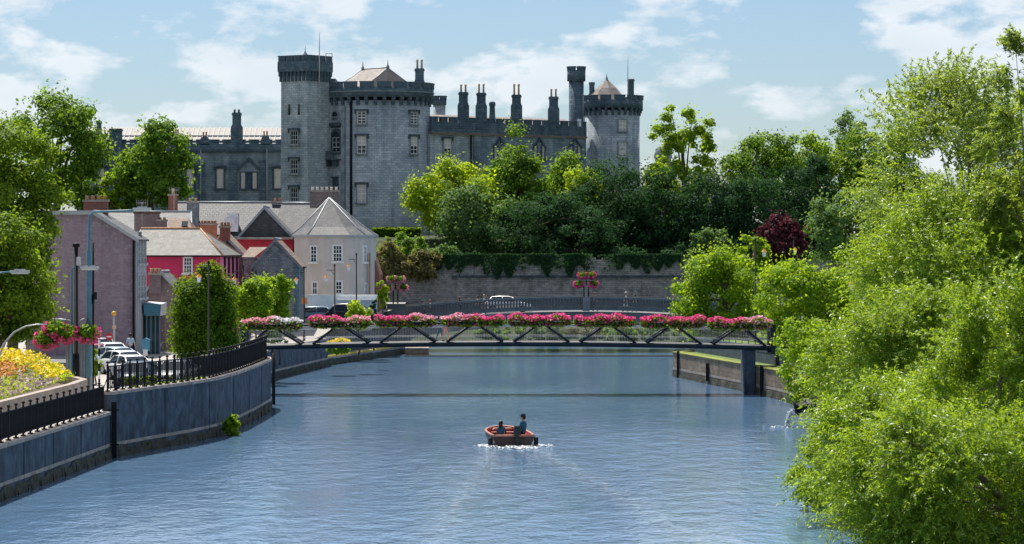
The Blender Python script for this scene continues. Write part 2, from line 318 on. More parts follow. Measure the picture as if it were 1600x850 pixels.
def water_material():
    m, t, o = _nodes('river_water')
    p = N(t, 'ShaderNodeBsdfPrincipled')
    p.inputs['Base Color'].default_value = (0.10, 0.19, 0.315, 1); p.inputs['Roughness'].default_value = 0.06; p.inputs['IOR'].default_value = 1.333
    tc = N(t, 'ShaderNodeTexCoord')
    def noise(scale, stretch, detail, rot=0.0):
        mp = N(t, 'ShaderNodeMapping'); mp.inputs['Scale'].default_value = stretch; mp.inputs['Rotation'].default_value = (0, 0, rot)
        t.links.new(tc.outputs['Object'], mp.inputs['Vector'])
        n = N(t, 'ShaderNodeTexNoise'); n.inputs['Scale'].default_value = scale; n.inputs['Detail'].default_value = detail; n.inputs['Roughness'].default_value = 0.6
        t.links.new(mp.outputs[0], n.inputs['Vector'])
        return n.outputs['Fac']
    fine = noise(2.6, (1.0, 0.7, 1), 3, 0.3)
    mid = noise(0.9, (1, 0.45, 1), 3, -0.2)
    gust = noise(0.055, (1, 0.35, 1), 4)      # wind patches: calmer and rougher water
    gr = N(t, 'ShaderNodeMapRange'); gr.inputs['From Min'].default_value = 0.35; gr.inputs['From Max'].default_value = 0.65; gr.inputs['To Min'].default_value = 0.15; gr.inputs['To Max'].default_value = 1.1
    t.links.new(gust, gr.inputs['Value'])
    def mth(op, a, b=None):
        n = N(t, 'ShaderNodeMath', operation=op)
        for k, v in ((0, a), (1, b)):
            if v is None: continue
            if isinstance(v, (int, float)): n.inputs[k].default_value = v
            else: t.links.new(v, n.inputs[k])
        return n.outputs[0]
    # wake of the boat: smoother water between two foam-flecked arms
    mp = N(t, 'ShaderNodeMapping', vector_type='TEXTURE'); mp.inputs['Location'].default_value = (0.09, 147.0, 0); mp.inputs['Rotation'].default_value = (0, 0, R(2))
    t.links.new(tc.outputs['Object'], mp.inputs['Vector'])
    sp = N(t, 'ShaderNodeSeparateXYZ'); t.links.new(mp.outputs[0], sp.inputs[0])
    back = mth('MULTIPLY', sp.outputs['Y'], -1.0)
    edge = mth('SUBTRACT', mth('ABSOLUTE', sp.outputs['X']), mth('ADD', mth('MULTIPLY', back, 0.075), 0.7))
    on = mth('MULTIPLY', mth('GREATER_THAN', back, 0.2), mth('SUBTRACT', 1.0, mth('MULTIPLY', back, 0.012)))
    on = mth('MAXIMUM', on, 0.0)
    arm = mth('MULTIPLY', mth('EXPONENT', mth('MULTIPLY', mth('POWER', mth('DIVIDE', edge, 0.6), 2.0), -1.0)), on)
    inside = mth('MULTIPLY', mth('LESS_THAN', edge, 0.0), on)
    fleck = noise(3.2, (1, 0.6, 1), 4)
    fm = N(t, 'ShaderNodeMapRange'); fm.inputs['From Min'].default_value = 0.45; fm.inputs['From Max'].default_value = 0.7; fm.inputs['To Max'].default_value = 1.0
    t.links.new(fleck, fm.inputs['Value'])
    foam_f = mth('MULTIPLY', fm.outputs[0], mth('MULTIPLY', arm, 0.55))
    cm = N(t, 'ShaderNodeMix', data_type='RGBA'); cm.inputs['A'].default_value = p.inputs['Base Color'].default_value; cm.inputs['B'].default_value = (0.75, 0.8, 0.84, 1)
    t.links.new(foam_f, cm.inputs['Factor']); t.links.new(cm.outputs['Result'], p.inputs['Base Color'])
    hgt = mth('ADD', fine, mth('MULTIPLY', mid, 2.6))
    stren = mth('MULTIPLY', gr.outputs[0], mth('SUBTRACT', 1.0, mth('MULTIPLY', inside, 0.45)))
    b = N(t, 'ShaderNodeBump'); b.inputs['Distance'].default_value = 0.05
    t.links.new(stren, b.inputs['Strength'])
    t.links.new(hgt, b.inputs['Height']); t.links.new(b.outputs[0], p.inputs['Normal'])
    t.links.new(p.outputs[0], o.inputs[0])
    return m
water_material()

# ------------------------------------------------------------------ mesh helpers
def M(n): return MATS[n]
class MB:
    """collects polygons; every face keeps a material slot"""
    def __init__(s): s.v = []; s.f = []; s.m = []; s.smooth = []
    def add(s, vs, fs, mi=0, sm=False):
        o = len(s.v); s.v += [tuple(x) for x in vs]
        for f in fs: s.f.append([o + i for i in f]); s.m.append(mi); s.smooth.append(sm)
    def quad(s, a, b, c, d, mi=0): s.add([a, b, c, d], [(0, 1, 2, 3)], mi)
    def poly(s, pts, mi=0): s.add(pts, [tuple(range(len(pts)))], mi)
    def box(s, x0, x1, y0, y1, z0, z1, mi=0):
        s.add([(x0, y0, z0), (x1, y0, z0), (x1, y1, z0), (x0, y1, z0), (x0, y0, z1), (x1, y0, z1), (x1, y1, z1), (x0, y1, z1)],
              [(0, 3, 2, 1), (4, 5, 6, 7), (0, 1, 5, 4), (1, 2, 6, 5), (2, 3, 7, 6), (3, 0, 4, 7)], mi)
    def obox(s, c, sx, sy, sz, rz=0, mi=0, rx=0, ry=0):
        m = Matrix.Translation(Vector(c)) @ Matrix.Rotation(rz, 4, 'Z') @ Matrix.Rotation(ry, 4, 'Y') @ Matrix.Rotation(rx, 4, 'X')
        vs = [m @ Vector((a * sx / 2, b * sy / 2, g * sz / 2)) for g in (-1, 1) for a, b in ((-1, -1), (1, -1), (1, 1), (-1, 1))]
        s.add(vs, [(0, 3, 2, 1), (4, 5, 6, 7), (0, 1, 5, 4), (1, 2, 6, 5), (2, 3, 7, 6), (3, 0, 4, 7)], mi)
    def tube(s, pts, rs, n=8, mi=0, caps=True, sm=True):
        pts = [Vector(p) for p in pts]
        if not isinstance(rs, (list, tuple)): rs = [rs] * len(pts)
        o = len(s.v); prev = None
        for i, p in enumerate(pts):
            d = (pts[min(i + 1, len(pts) - 1)] - pts[max(i - 1, 0)])
            d = d.normalized() if d.length > 1e-9 else Vector((0, 0, 1))
            if prev is None:
                a = d.orthogonal().normalized()
            else:
                a = (prev - d * prev.dot(d)); a = a.normalized() if a.length > 1e-6 else d.orthogonal().normalized()
            prev = a; b = d.cross(a)
            for k in range(n):
                t = 2 * math.pi * k / n
                s.v.append(tuple(p + (a * math.cos(t) + b * math.sin(t)) * rs[i]))
        for i in range(len(pts) - 1):
            for k in range(n):
                s.f.append([o + i * n + k, o + i * n + (k + 1) % n, o + (i + 1) * n + (k + 1) % n, o + (i + 1) * n + k]); s.m.append(mi); s.smooth.append(sm)
        if caps:
            s.f.append([o + k for k in range(n)][::-1]); s.m.append(mi); s.smooth.append(False)
            s.f.append([o + (len(pts) - 1) * n + k for k in range(n)]); s.m.append(mi); s.smooth.append(False)
    def lathe(s, prof, c=(0, 0, 0), n=24, mi=0, sm=True, a0=0.0):
        o = len(s.v)
        for r, z in prof:
            for k in range(n):
                t = a0 + 2 * math.pi * k / n
                s.v.append((c[0] + r * math.cos(t), c[1] + r * math.sin(t), c[2] + z))
        for i in range(len(prof) - 1):
            for k in range(n):
                s.f.append([o + i * n + k, o + i * n + (k + 1) % n, o + (i + 1) * n + (k + 1) % n, o + (i + 1) * n + k]); s.m.append(mi); s.smooth.append(sm)
        s.f.append([o + k for k in range(n)][::-1]); s.m.append(mi); s.smooth.append(False)
        s.f.append([o + (len(prof) - 1) * n + k for k in range(n)]); s.m.append(mi); s.smooth.append(False)
    def prism(s, poly, y0, y1, mi=0):
        """polygon in (x, z) extruded along y"""
        n = len(poly)
        s.add([(x, y0, z) for x, z in poly] + [(x, y1, z) for x, z in poly],
              [tuple(range(n)), tuple(range(2 * n - 1, n - 1, -1))] + [(i, n + i, n + (i + 1) % n, (i + 1) % n) for i in range(n)], mi)
    def vprism(s, poly, z0, z1, mi=0):
        """polygon in (x, y) extruded along z"""
        n = len(poly)
        s.add([(x, y, z0) for x, y in poly] + [(x, y, z1) for x, y in poly],
              [tuple(range(n - 1, -1, -1)), tuple(range(n, 2 * n))] + [(i, (i + 1) % n, n + (i + 1) % n, n + i) for i in range(n)], mi)
    def mesh(s, name):
        me = bpy.data.meshes.new(name); me.from_pydata(s.v, [], s.f)
        me.polygons.foreach_set('material_index', s.m); me.polygons.foreach_set('use_smooth', s.smooth)
        me.update(); return me

def put(name, mesh, mats, parent=None, loc=(0, 0, 0), rz=0.0, local=False):
    """link one mesh object. loc is world unless local=True (then it is relative to the parent)"""
    if isinstance(mesh, MB): mesh = mesh.mesh(name)
    if isinstance(mats, str): mats = [mats]
    if not mesh.materials:
        for m in mats: mesh.materials.append(M(m))
    o = bpy.data.objects.new(name, mesh); COL.objects.link(o)
    loc = Vector(loc)
    if parent is not None:
        o.parent = parent
        if not local:
            q = parent
            while q is not None: loc = loc - q.location; q = q.parent
    o.location = loc; o.rotation_euler = (0, 0, rz)
    return o
def tag(o, label, cat, group=None):
    o['label'] = label; o['category'] = cat
    if group: o['group'] = group
    return o
def thing(name, label, cat, loc=(0, 0, 0), rz=0.0, group=None):
    o = bpy.data.objects.new(name, None); COL.objects.link(o)
    o.empty_display_size = 0.3
    o.location = loc; o.rotation_euler = (0, 0, rz)
    return tag(o, label, cat, group)
def struct(name, mb, mat):
    o = put(name, mb, mat); o['kind'] = 'structure'; return o
def leafmesh(name, P, Nn, L, Wd, mat, droop=None, tang=None):
    """many diamond-shaped leaves: centres P, normals Nn, half lengths L, half widths Wd"""
    n = len(P)
    Nn = Nn / (np.linalg.norm(Nn, axis=1, keepdims=True) + 1e-9)
    T = rng.normal(size=(n, 3)) if tang is None else tang + 0.35 * rng.normal(size=(n, 3))
    T = T - Nn * np.sum(T * Nn, axis=1, keepdims=True); T /= (np.linalg.norm(T, axis=1, keepdims=True) + 1e-9)
    B = np.cross(Nn, T)
    L = np.asarray(L).reshape(-1, 1); Wd = np.asarray(Wd).reshape(-1, 1)
    V = np.empty((n, 4, 3))
    V[:, 0] = P - T * L; V[:, 1] = P + B * Wd + Nn * Wd * 0.35 - T * L * 0.1; V[:, 2] = P + T * L; V[:, 3] = P - B * Wd + Nn * Wd * 0.35 - T * L * 0.1
    me = bpy.data.meshes.new(name)
    me.vertices.add(n * 4); me.vertices.foreach_set('co', V.reshape(-1).astype(np.float32))
    me.loops.add(n * 4); me.loops.foreach_set('vertex_index', np.arange(n * 4, dtype=np.int32))
    me.polygons.add(n); me.polygons.foreach_set('loop_start', np.arange(0, n * 4, 4, dtype=np.int32)); me.polygons.foreach_set('loop_total', np.full(n, 4, dtype=np.int32))
    me.update(calc_edges=True); me.validate()
    me.materials.append(M(mat))
    return me
def unit(n):
    d = rng.normal(size=(n, 3)); return d / np.linalg.norm(d, axis=1, keepdims=True)
# ------------------------------------------------------------------ setting: riverbed, water, banks, hill
LB = [(-19.3, 60), (-18.9, 100), (-18.5, 115.6), (-17.45, 139.4), (-16.4, 144.2), (-15.15, 149.4), (-14.3, 154.4), (-13.85, 162), (-13.67, 170.4), (-13.6, 180.4), (-13.85, 183.2), (-14.6, 185.2), (-15.8, 186.4), (-18.0, 186.9)]
LB2 = [(-18.0, 187.0), (-17.0, 205), (-16.5, 222), (-14.2, 247), (-11.6, 261), (-9.1, 275), (-8.4, 279)]
RB = [(15.0, 60), (15.2, 100), (16.2, 125), (16.9, 160), (16.3, 190), (14.8, 202.6), (13.0, 215), (11.4, 226.6), (12.3, 228.4), (17.0, 246), (21.5, 279)]
def zl(y): return 1.5 if y < 236 else (1.5 + (y - 236) * 0.062 if y < 258 else min(3.7, 2.86 + (y - 258) * 0.042))
mb = MB(); mb.box(-600, 600, -200, 330, -3.0, -1.6)
struct('riverbed', mb, 'soil')
mb = MB(); mb.quad((-60, -30, 0), (60, -30, 0), (60, 316, 0), (-60, 316, 0))
struct('river', mb, 'river_water')
def sheet(name, edge, far, zf, mat, inset, side):
    mb = MB()
    for (a, b) in zip(edge[:-1], edge[1:]):
        if b[1] <= a[1] + 1e-6: continue
        za, zb = zf(a[1]), zf(b[1])
        mb.quad((far, a[1], za), (a[0] + side * inset, a[1], za), (b[0] + side * inset, b[1], zb), (far, b[1], zb))
    return struct(name, mb, mat)
edgeL = [e for e in LB if e[1] < 180] + [(-13.9, 181), (-16, 187), (-18, 187.2), (-17.0, 205), (-16.5, 222), (-16.2, 236), (-14.6, 247), (-13.4, 258), (-11.0, 272), (-10.0, 279), (-10.0, 320)]
sheet('street', edgeL, -500, zl, 'paving', 0.35, -1)
edgeR = [(e[0], e[1]) for e in RB if e[1] != 226.6] + [(21.5, 320)]
sheet('park_lawn', [(RB[0][0] + 1.6, RB[0][1])] + [(x + 1.6, y) for x, y in edgeR[1:]], 500, lambda y: 2.45, 'grass', 0, 1)
sheet('grass_ledge', [(x, y) for x, y in RB[4:8]], 60, lambda y: 1.72, 'grass', 0.2, 1)
# carriageway with kerb along the quay
mb = MB(); mb.box(-33.5, -27.6, 100, 221.5, 1.5, 1.504)
struct('car_park', mb, 'asphalt')

# hill the castle stands on, running on to the horizon
def zh(x, y):
    f = min(1, max(0, (y - 321) / 28)); return 7.6 + 2.9 * f * f * (3 - 2 * f)
mb = MB()
ys = [321, 325, 330, 335, 340, 345, 352, 380, 420, 700, 4000]; xs = [-3000, -300, -120, -60, -30, -10, 10, 30, 60, 120, 300, 3000]
for i in range(len(xs) - 1):
    for j in range(len(ys) - 1):
        a, b, c, d = xs[i], xs[i + 1], ys[j], ys[j + 1]
        g = lambda x, y: (x, y, zh(x, y) if y < 400 else 9.0)
        mb.quad(g(a, c), g(b, c), g(b, d), g(a, d))
for i in range(len(xs) - 1):
    mb.quad((xs[i], 320.6, -2), (xs[i + 1], 320.6, -2), (xs[i + 1], 321, 7.6), (xs[i], 321, 7.6))
struct('hill', mb, 'hill_ground')
# far river bank seen under the road bridge
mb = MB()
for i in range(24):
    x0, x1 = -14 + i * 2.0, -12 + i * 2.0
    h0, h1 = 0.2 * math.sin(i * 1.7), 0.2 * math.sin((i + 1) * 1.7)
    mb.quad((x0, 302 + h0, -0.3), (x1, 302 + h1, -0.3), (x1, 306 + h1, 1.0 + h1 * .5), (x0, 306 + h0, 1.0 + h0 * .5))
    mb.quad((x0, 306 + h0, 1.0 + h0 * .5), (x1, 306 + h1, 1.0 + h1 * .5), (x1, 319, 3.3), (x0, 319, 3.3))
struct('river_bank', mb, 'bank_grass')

def wall_strip(mb, pts, z0, z1, th, side, mi=0):
    """wall along a polyline; side=-1 body lies left of the travel direction, +1 right"""
    n = len(pts); P = [Vector((p[0], p[1], 0)) for p in pts]; off = []
    for i in range(n):
        d = (P[min(i + 1, n - 1)] - P[max(i - 1, 0)]).normalized()
        nn = Vector((-d.y, d.x, 0)) if side < 0 else Vector((d.y, -d.x, 0))
        off.append(P[i] + nn * th)
    o = len(mb.v)
    for p, q in zip(P, off): mb.v += [(p.x, p.y, z0), (p.x, p.y, z1), (q.x, q.y, z1), (q.x, q.y, z0)]
    for i in range(n - 1):
        for k in range(4):
            mb.f.append([o + i * 4 + k, o + (i + 1) * 4 + k, o + (i + 1) * 4 + (k + 1) % 4, o + i * 4 + (k + 1) % 4]); mb.m.append(mi); mb.smooth.append(False)
    for i in (0, n - 1):
        mb.f.append([o + i * 4 + k for k in range(4)]); mb.m.append(mi); mb.smooth.append(False)
def offs(pts, d, side):
    n = len(pts); P = [Vector((p[0], p[1], 0)) for p in pts]; r = []
    for i in range(n):
        t = (P[min(i + 1, n - 1)] - P[max(i - 1, 0)]).normalized()
        nn = Vector((-t.y, t.x, 0)) if side < 0 else Vector((t.y, -t.x, 0))
        r.append((P[i].x + nn.x * d, P[i].y + nn.y * d))
    return r
def resample(pts, step):
    out = []; acc = 0.0
    for a, b in zip(pts[:-1], pts[1:]):
        a, b = Vector(a), Vector(b); L = (b - a).length; t = acc
        while t < L:
            q = a.lerp(b, t / L); out.append((q.x, q.y, math.atan2(b.y - a.y, b.x - a.x))); t += step
        acc = t - L
    return out

def river_wall(name, label, pts, top, side, mat, th=0.5, cop=0.14, algae=True, over=0.05, copmat='coping'):
    t = thing(name, label, 'wall', (pts[0][0], pts[0][1], 0))
    mb = MB(); wall_strip(mb, pts, -1.6, top, th, side); put('wall_body', mb, mat, t)
    mb = MB(); wall_strip(mb, offs(pts, -over, side), top + 0.003, top + cop, th + 2 * over, side); put('coping', mb, copmat, t)
    if algae:
        mb = MB(); fine = [(x, y) for x, y, a in resample(pts, 0.5)]
        n = len(fine); q = offs(fine, -0.05, side)
        for i in range(n - 1):
            h0, h1 = [0.40 + 0.14 * math.sin(k * 0.9) * math.sin(k * 0.23 + 1) for k in (i, i + 1)]
            b0, b1 = [0.10 + 0.06 * math.sin(k * 1.3) for k in (i, i + 1)]
            w0, w1 = offs(fine[i:i + 2], -b0 - 0.05, side)
            mb.quad((w0[0], w0[1], -0.4), (w1[0], w1[1], -0.4), (q[i + 1][0], q[i + 1][1], h1), (q[i][0], q[i][1], h0))
        put('algae_band', mb, 'algae', t)
        mb = MB(); wall_strip(mb, offs(pts, -.012, side), 0.50, 0.64, .2, side); put('tide_line', mb, 'coping', t)
    return t
nearW = LB[:4]; farW = [(-17.4, 139.55)] + LB[4:]
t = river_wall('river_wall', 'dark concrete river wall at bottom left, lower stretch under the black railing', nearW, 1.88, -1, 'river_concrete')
for x, y, a in resample(nearW, 6.0)[6:]:
    m_ = MB(); m_.obox((x, y, 0.9), 0.05, 0.03, 1.9, a); put('expansion_joint', m_, 'black_iron', t)
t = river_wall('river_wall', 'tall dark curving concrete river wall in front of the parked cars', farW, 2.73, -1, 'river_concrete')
for x, y, a in resample(farW, 7.0)[1:6]:
    m_ = MB(); m_.obox((x, y, 1.3), 0.06, 0.03, 2.6, a); put('expansion_joint', m_, 'black_iron', t)
m_ = MB(); m_.obox((-17.3, 139.2, 1.2), 0.22, 0.25, 2.5); m_.obox((-17.3, 138.95, 2.1), 0.5, 0.06, 0.06); m_.obox((-17.3, 138.95, 0.6), 0.5, 0.06, 0.06); put('timber_fender', m_, 'black_iron', t)
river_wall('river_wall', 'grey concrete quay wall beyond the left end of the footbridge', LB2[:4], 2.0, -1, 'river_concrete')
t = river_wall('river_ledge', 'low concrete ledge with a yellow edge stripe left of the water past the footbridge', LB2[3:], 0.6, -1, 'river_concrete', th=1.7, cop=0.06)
mb = MB(); wall_strip(mb, offs(LB2[3:], 1.7, -1), 0.5, 2.1, 0.4, -1); put('back_wall', mb, 'river_concrete', t)
for x, y, a in resample(offs(LB2[3:], 0.06, -1), 0.75):
    m_ = MB(); m_.obox((x, y, 0.72), 0.42, 0.16, 0.11, a); put('edge_stripe', m_, 'bloom_yellow' if False else 'sign_yellow', t)
t = thing('jetty_block', 'small brown stone block at the tip of the low ledge by the weir', 'jetty', (-8.0, 272, 0))
mb = MB(); mb.box(-9.0, -7.1, 270.5, 273.5, -1.2, 0.55); put('block', mb, 'quay_stone', t)
mb = MB(); mb.box(-9.05, -7.05, 270.45, 273.55, 0.553, 0.63); put('cap', mb, 'coping', t)
t = thing('weir', 'thin dark weir crest line crossing the river beyond the footbridge', 'weir', (2, 268, 0))
mb = MB(); mb.box(-9.0, 14.4, 268.0, 268.5, -1.5, 0.07); put('crest', mb, 'algae', t)
rt = river_wall('river_wall', 'sunlit brown stone river wall with grassy top on the right bank', RB[3:9], 1.7, 1, 'quay_stone', th=0.6, cop=0.05, copmat='moss_edge')
for k, (x, y) in enumerate([(11.75, 224.4), (13.15, 213.9), (14.9, 200.7), (15.45, 197)]):
    m_ = MB(); m_.obox((x - 0.1, y - 0.1, 0.8), 0.2, 0.2, 2.1 if k != 1 else 1.2); put('timber_fender', m_, 'black_iron', rt)
t = thing('flood_wall', 'flood wall with railing, coloured dark for the shadow, set back behind the grassy ledge, right bank', 'wall', (15, 215, 1.7))
bw = offs(RB[3:8], 1.6, 1)
mb = MB(); wall_strip(mb, bw, 1.6, 2.75, 0.35, 1); put('wall_body', mb, 'dark_stone', t)  # dark colour carries the black strip of fence and shadow by the footbridge
mb = MB()
for z in (3.0, 3.3, 3.6): mb.tube([(x + .15, y, z) for x, y in bw], 0.025, 6)
put('rail', mb, 'black_iron', t)
for x, y, a in resample(bw, 2.0):
    m_ = MB(); m_.obox((x + .15, y, 3.2), 0.05, 0.05, 0.95); put('railing_post', m_, 'black_iron', t)

# planter edge and bed, left foreground
pl = [(-22.6, 118), (-21.9, 135.6), (-21.2, 155), (-21.3, 160.5), (-22.2, 163.5), (-25, 165), (-31, 165.5)]
t = thing('raised_planter', 'raised stone planter bed full of wildflowers at far left', 'planter', (-22, 140, 1.5))
mb = MB(); wall_strip(mb, pl, 1.4, 2.55, 0.35, -1); put('kerb_wall', mb, 'coping', t)
mb = MB(); mb.quad((-45, 118, 3.4), (-22.9, 118, 2.5), (-21.6, 155, 2.5), (-45, 160, 3.5)); mb.quad((-45, 160, 3.5), (-21.6, 155, 2.5), (-25, 164.8, 2.45), (-45, 165, 3.0)); put('soil_bed', mb, 'soil', t)

# ------------------------------------------------------------------ railings on the left river wall
def railing(name, label, pts, z, post_step, picket_step, h=1.18):
    t = thing(name, label, 'railing', (pts[0][0], pts[0][1], z))
    pm = MB(); pm.box(-.035, .035, -.035, .035, 0, h); pm.lathe([(0.02, h), (0.035, h + .03), (0.075, h + 0.075), (0.075, h + .10), (0.03, h + .15)], n=8); pm.box(-.09, .09, -.09, .09, 0, .05); pm.obox((0, .12, .3), .03, .03, .6, 0, rx=R(20))
    pm = pm.mesh('railing_post')
    km = MB(); km.box(-.006, .006, -.022, .022, 0.12, h - 0.1); km = km.mesh('picket')
    for x, y, a in resample(pts, post_step): put('railing_post', pm, 'black_iron', t, (x, y, z), a)
    for x, y, a in resample(pts, picket_step): put('picket', km, 'black_iron', t, (x, y, z), a)
    for zz, nm in ((0.14, 'bottom_rail'), (h - 0.1, 'top_rail')):
        mb = MB(); q = offs(pts, -.02, -1); wall_strip(mb, q, z + zz - .025, z + zz + .025, .05, -1); put(nm, mb, 'black_iron', t)
    return t
railing('railing', 'black iron railing on the lower river wall at bottom left edge', offs([(-18.72, 110), (-18.5, 115.6), (-17.5, 139.2)], 0.25, -1), 2.02, 1.4, 0.135)
railing('railing', 'black iron railing on the tall curved wall before the parked cars', offs(farW[:-2], 0.25, -1), 2.87, 1.0, 0.2)

# ------------------------------------------------------------------ trees
UP = np.array([0, 0, 1.0])
def crown_pts(c, r, nc, nl, rcf=0.33, shape='round', lo=0.25, nz=0.75):
    c = np.array(c); r = np.array(r)
    nc = int(nc * 2.6); rcf *= 0.84
    d = unit(nc); f = lo + (1 - lo) * rng.random(nc) ** 0.5
    lob = unit(11); lob[:, 2] = lob[:, 2] * .8 + .15; la = .55 + .45 * rng.random(11); f = f * (0.70 + 0.30 * np.max(la * np.exp(-(1 - d @ lob.T) / .16), axis=1) / la.max() + .04 * rng.normal(size=nc))
    rc = rcf * min(r[0], r[2]) * (0.65 + 0.7 * rng.random(nc))
    q = d * f[:, None]
    q /= np.maximum(np.percentile(np.abs(q), 98.5, axis=0), 1e-3)
    if shape == 'cone': q[:, :2] *= (1.0 - 0.62 * (q[:, 2:3] + 1) / 2)
    if shape == 'dome': q[:, 2] = np.abs(q[:, 2]) * 1.9 - 0.95; q[:, :2] *= np.sqrt(np.clip(1.12 - (q[:, 2:3] * .5 + .5) ** 2.2, 0.05, 1))
    if shape == 'column': q[:, :2] = q[:, :2] / (np.linalg.norm(q[:, :2], axis=1, keepdims=True) + 1e-6) * np.sqrt(rng.random((nc, 1))) * np.clip(1.12 - np.abs(q[:, 2:3]) ** 5, .5, 1)
    sh = np.maximum(r[None, :] - 0.5 * rc[:, None] * np.array([1, 1, .8]), r * 0.25)
    C = c + q * sh
    w = rc ** 2; idx = rng.choice(nc, nl, p=w / w.sum())
    d2 = unit(nl); rad = 0.35 + 0.65 * rng.random(nl) ** 0.6
    P = C[idx] + d2 * (rad * rc[idx])[:, None] * np.array([1, 1, nz])
    k = int(nl * .14); e = unit(k); P[:k] = C[idx[:k]] + e * (rc[idx[:k]] * (1 + .7 * rng.random(k)))[:, None]
    oc = (C[idx] - c) / r; Nn = d2 * 0.8 + UP * 0.35 + 0.5 * oc + 0.45 * rng.normal(size=(nl, 3))
    return P, Nn, C
def trunk_mesh(base, top, r0, C, nl=10, seed=0):
    mb = MB(); base = Vector(base); top = Vector(top); rd = random.Random(seed)
    k = 5; pts = []
    for i in range(k + 1):
        q = base.lerp(top, i / k); s = 0.04 * (top - base).length * (0 if i in (0,) else 1)
        pts.append(q + Vector((rd.uniform(-s, s), rd.uniform(-s, s), 0)))
    mb.tube(pts, [r0 * (1.25 if i == 0 else 1 - 0.7 * i / k) for i in range(k + 1)], 8)
    if len(C):
        for j in rd.sample(range(len(C)), min(nl, len(C))):
            e = Vector(C[j]); i = rd.randint(2, k); s = pts[i]
            if e.z < s.z - 1: s = pts[2]
            m = s.lerp(e, 0.5) + Vector((0, 0, 0.08 * (e - s).length))
            mb.tube([s, m, e], [r0 * 0.32, r0 * 0.2, r0 * 0.06], 5, caps=False)
    return mb
TREE_N = [0]
def tree(name, label, px, ytop, ybot, wpx, Y, mat, n=6000, leaf=0.36, base=None, shape='round', nc=26, rcf=0.34, bark='bark', lo=0.25, depth=0.9, cat='tree', group=None, limbs=10, nz=0.75):
    TREE_N[0] += 1
    k = Y / F; c = W(px, (ytop + ybot) / 2, Y); r = (wpx / 2 * k, wpx / 2 * k * depth, (ybot - ytop) / 2 * k)
    if base is None: base = c.z - r[2]
    t = thing(name, label, cat, (c.x, Y, base), group=group)
    n = int(n * 1.5)
    P, Nn, C = crown_pts(c, r, nc, n, rcf, shape, lo, nz)
    L = leaf * (0.6 + 0.8 * rng.random(n)); me = leafmesh('crown', P, Nn, L * 0.5, L * 0.32, mat)
    put('crown', me, mat, t)
    tr = trunk_mesh((c.x, Y, base - 0.3), (c.x + 0.1 * r[0], Y, c.z + 0.55 * r[2]), max(0.06, 0.055 * r[0] + 0.03 * r[2]), C, limbs, TREE_N[0])
    put('trunk', tr, bark, t)
    return t
def willow(name, label, px, ytop, ybot, wpx, Y, mat, shoots, per, base, llen=0.17, depth=0.9, droop=0.55, seed=0, trunk_px=None, top=None):
    TREE_N[0] += 1
    k = Y / F; c = np.array(W(px, (ytop + ybot) / 2, Y)); r = np.array((wpx / 2 * k, wpx / 2 * k * depth, (ybot - ytop) / 2 * k))
    bx = XW(trunk_px, Y) if trunk_px else c[0]
    t = thing(name, label, 'willow tree', (bx, Y, base))
    d = unit(shoots); d[:, 2] = np.where(d[:, 2] < -0.85, -d[:, 2], d[:, 2])
    nclump = max(14, shoots // 45); cd = unit(nclump); cf = 0.35 + 0.65 * rng.random(nclump) ** 0.5
    cc = c + cd * cf[:, None] * r * 0.95
    idx = rng.integers(0, nclump, shoots); crad = 0.26 * min(r[0], r[2]) * (0.6 + 0.8 * rng.random(nclump))
    S = cc[idx] + unit(shoots) * (crad[idx] * rng.random(shoots) ** 0.5)[:, None]
    out = S - c; out /= (np.linalg.norm(out, axis=1, keepdims=True) + 1e-6)
    D = out * 0.8 + np.array([0, 0, 0.55]) + 0.45 * rng.normal(size=(shoots, 3)); D /= np.linalg.norm(D, axis=1, keepdims=True)
    LS = 1.15 * (0.6 + 0.9 * rng.random(shoots)) * min(1.0, 0.22 * min(r[0], r[2]) + .3)
    per += 6
    u = np.tile(np.linspace(0.05, 1, per), shoots); ii = np.repeat(np.arange(shoots), per)
    pos = S[ii] + D[ii] * (LS[ii] * u)[:, None] - UP * (droop * LS[ii] * u ** 2)[:, None] + 0.035 * rng.normal(size=(len(u), 3))
    tang = D[ii] - UP * (2 * droop * u)[:, None] + 0.55 * rng.normal(size=(len(u), 3))
    tang /= np.linalg.norm(tang, axis=1, keepdims=True)
    Nn = out[ii] * 0.5 + UP * 0.5 + 0.7 * rng.normal(size=(len(u), 3))
    L = llen * (0.65 + 0.7 * rng.random(len(u)))
    put('crown', leafmesh('crown', pos, Nn, L * 0.5, L * 0.14, mat, tang=tang), mat, t)
    tr = trunk_mesh((bx, Y, base - 0.4), (c[0], Y, c[2] + r[2] * 0.5), 0.03 * r[0] + 0.08, cc, 16, TREE_N[0])
    sel = rng.choice(shoots, min(shoots, 500), replace=False)
    for s in sel:
        a = Vector(S[s]); b = a + Vector(D[s]) * LS[s] * .5 - Vector((0, 0, droop * LS[s] * .25)); e = a + Vector(D[s]) * LS[s] - Vector((0, 0, droop * LS[s]))
        tr.tube([a, b, e], [0.012, 0.008, 0.004], 3, caps=False)
    put('trunk', tr, 'bark_pale', t)
    return t
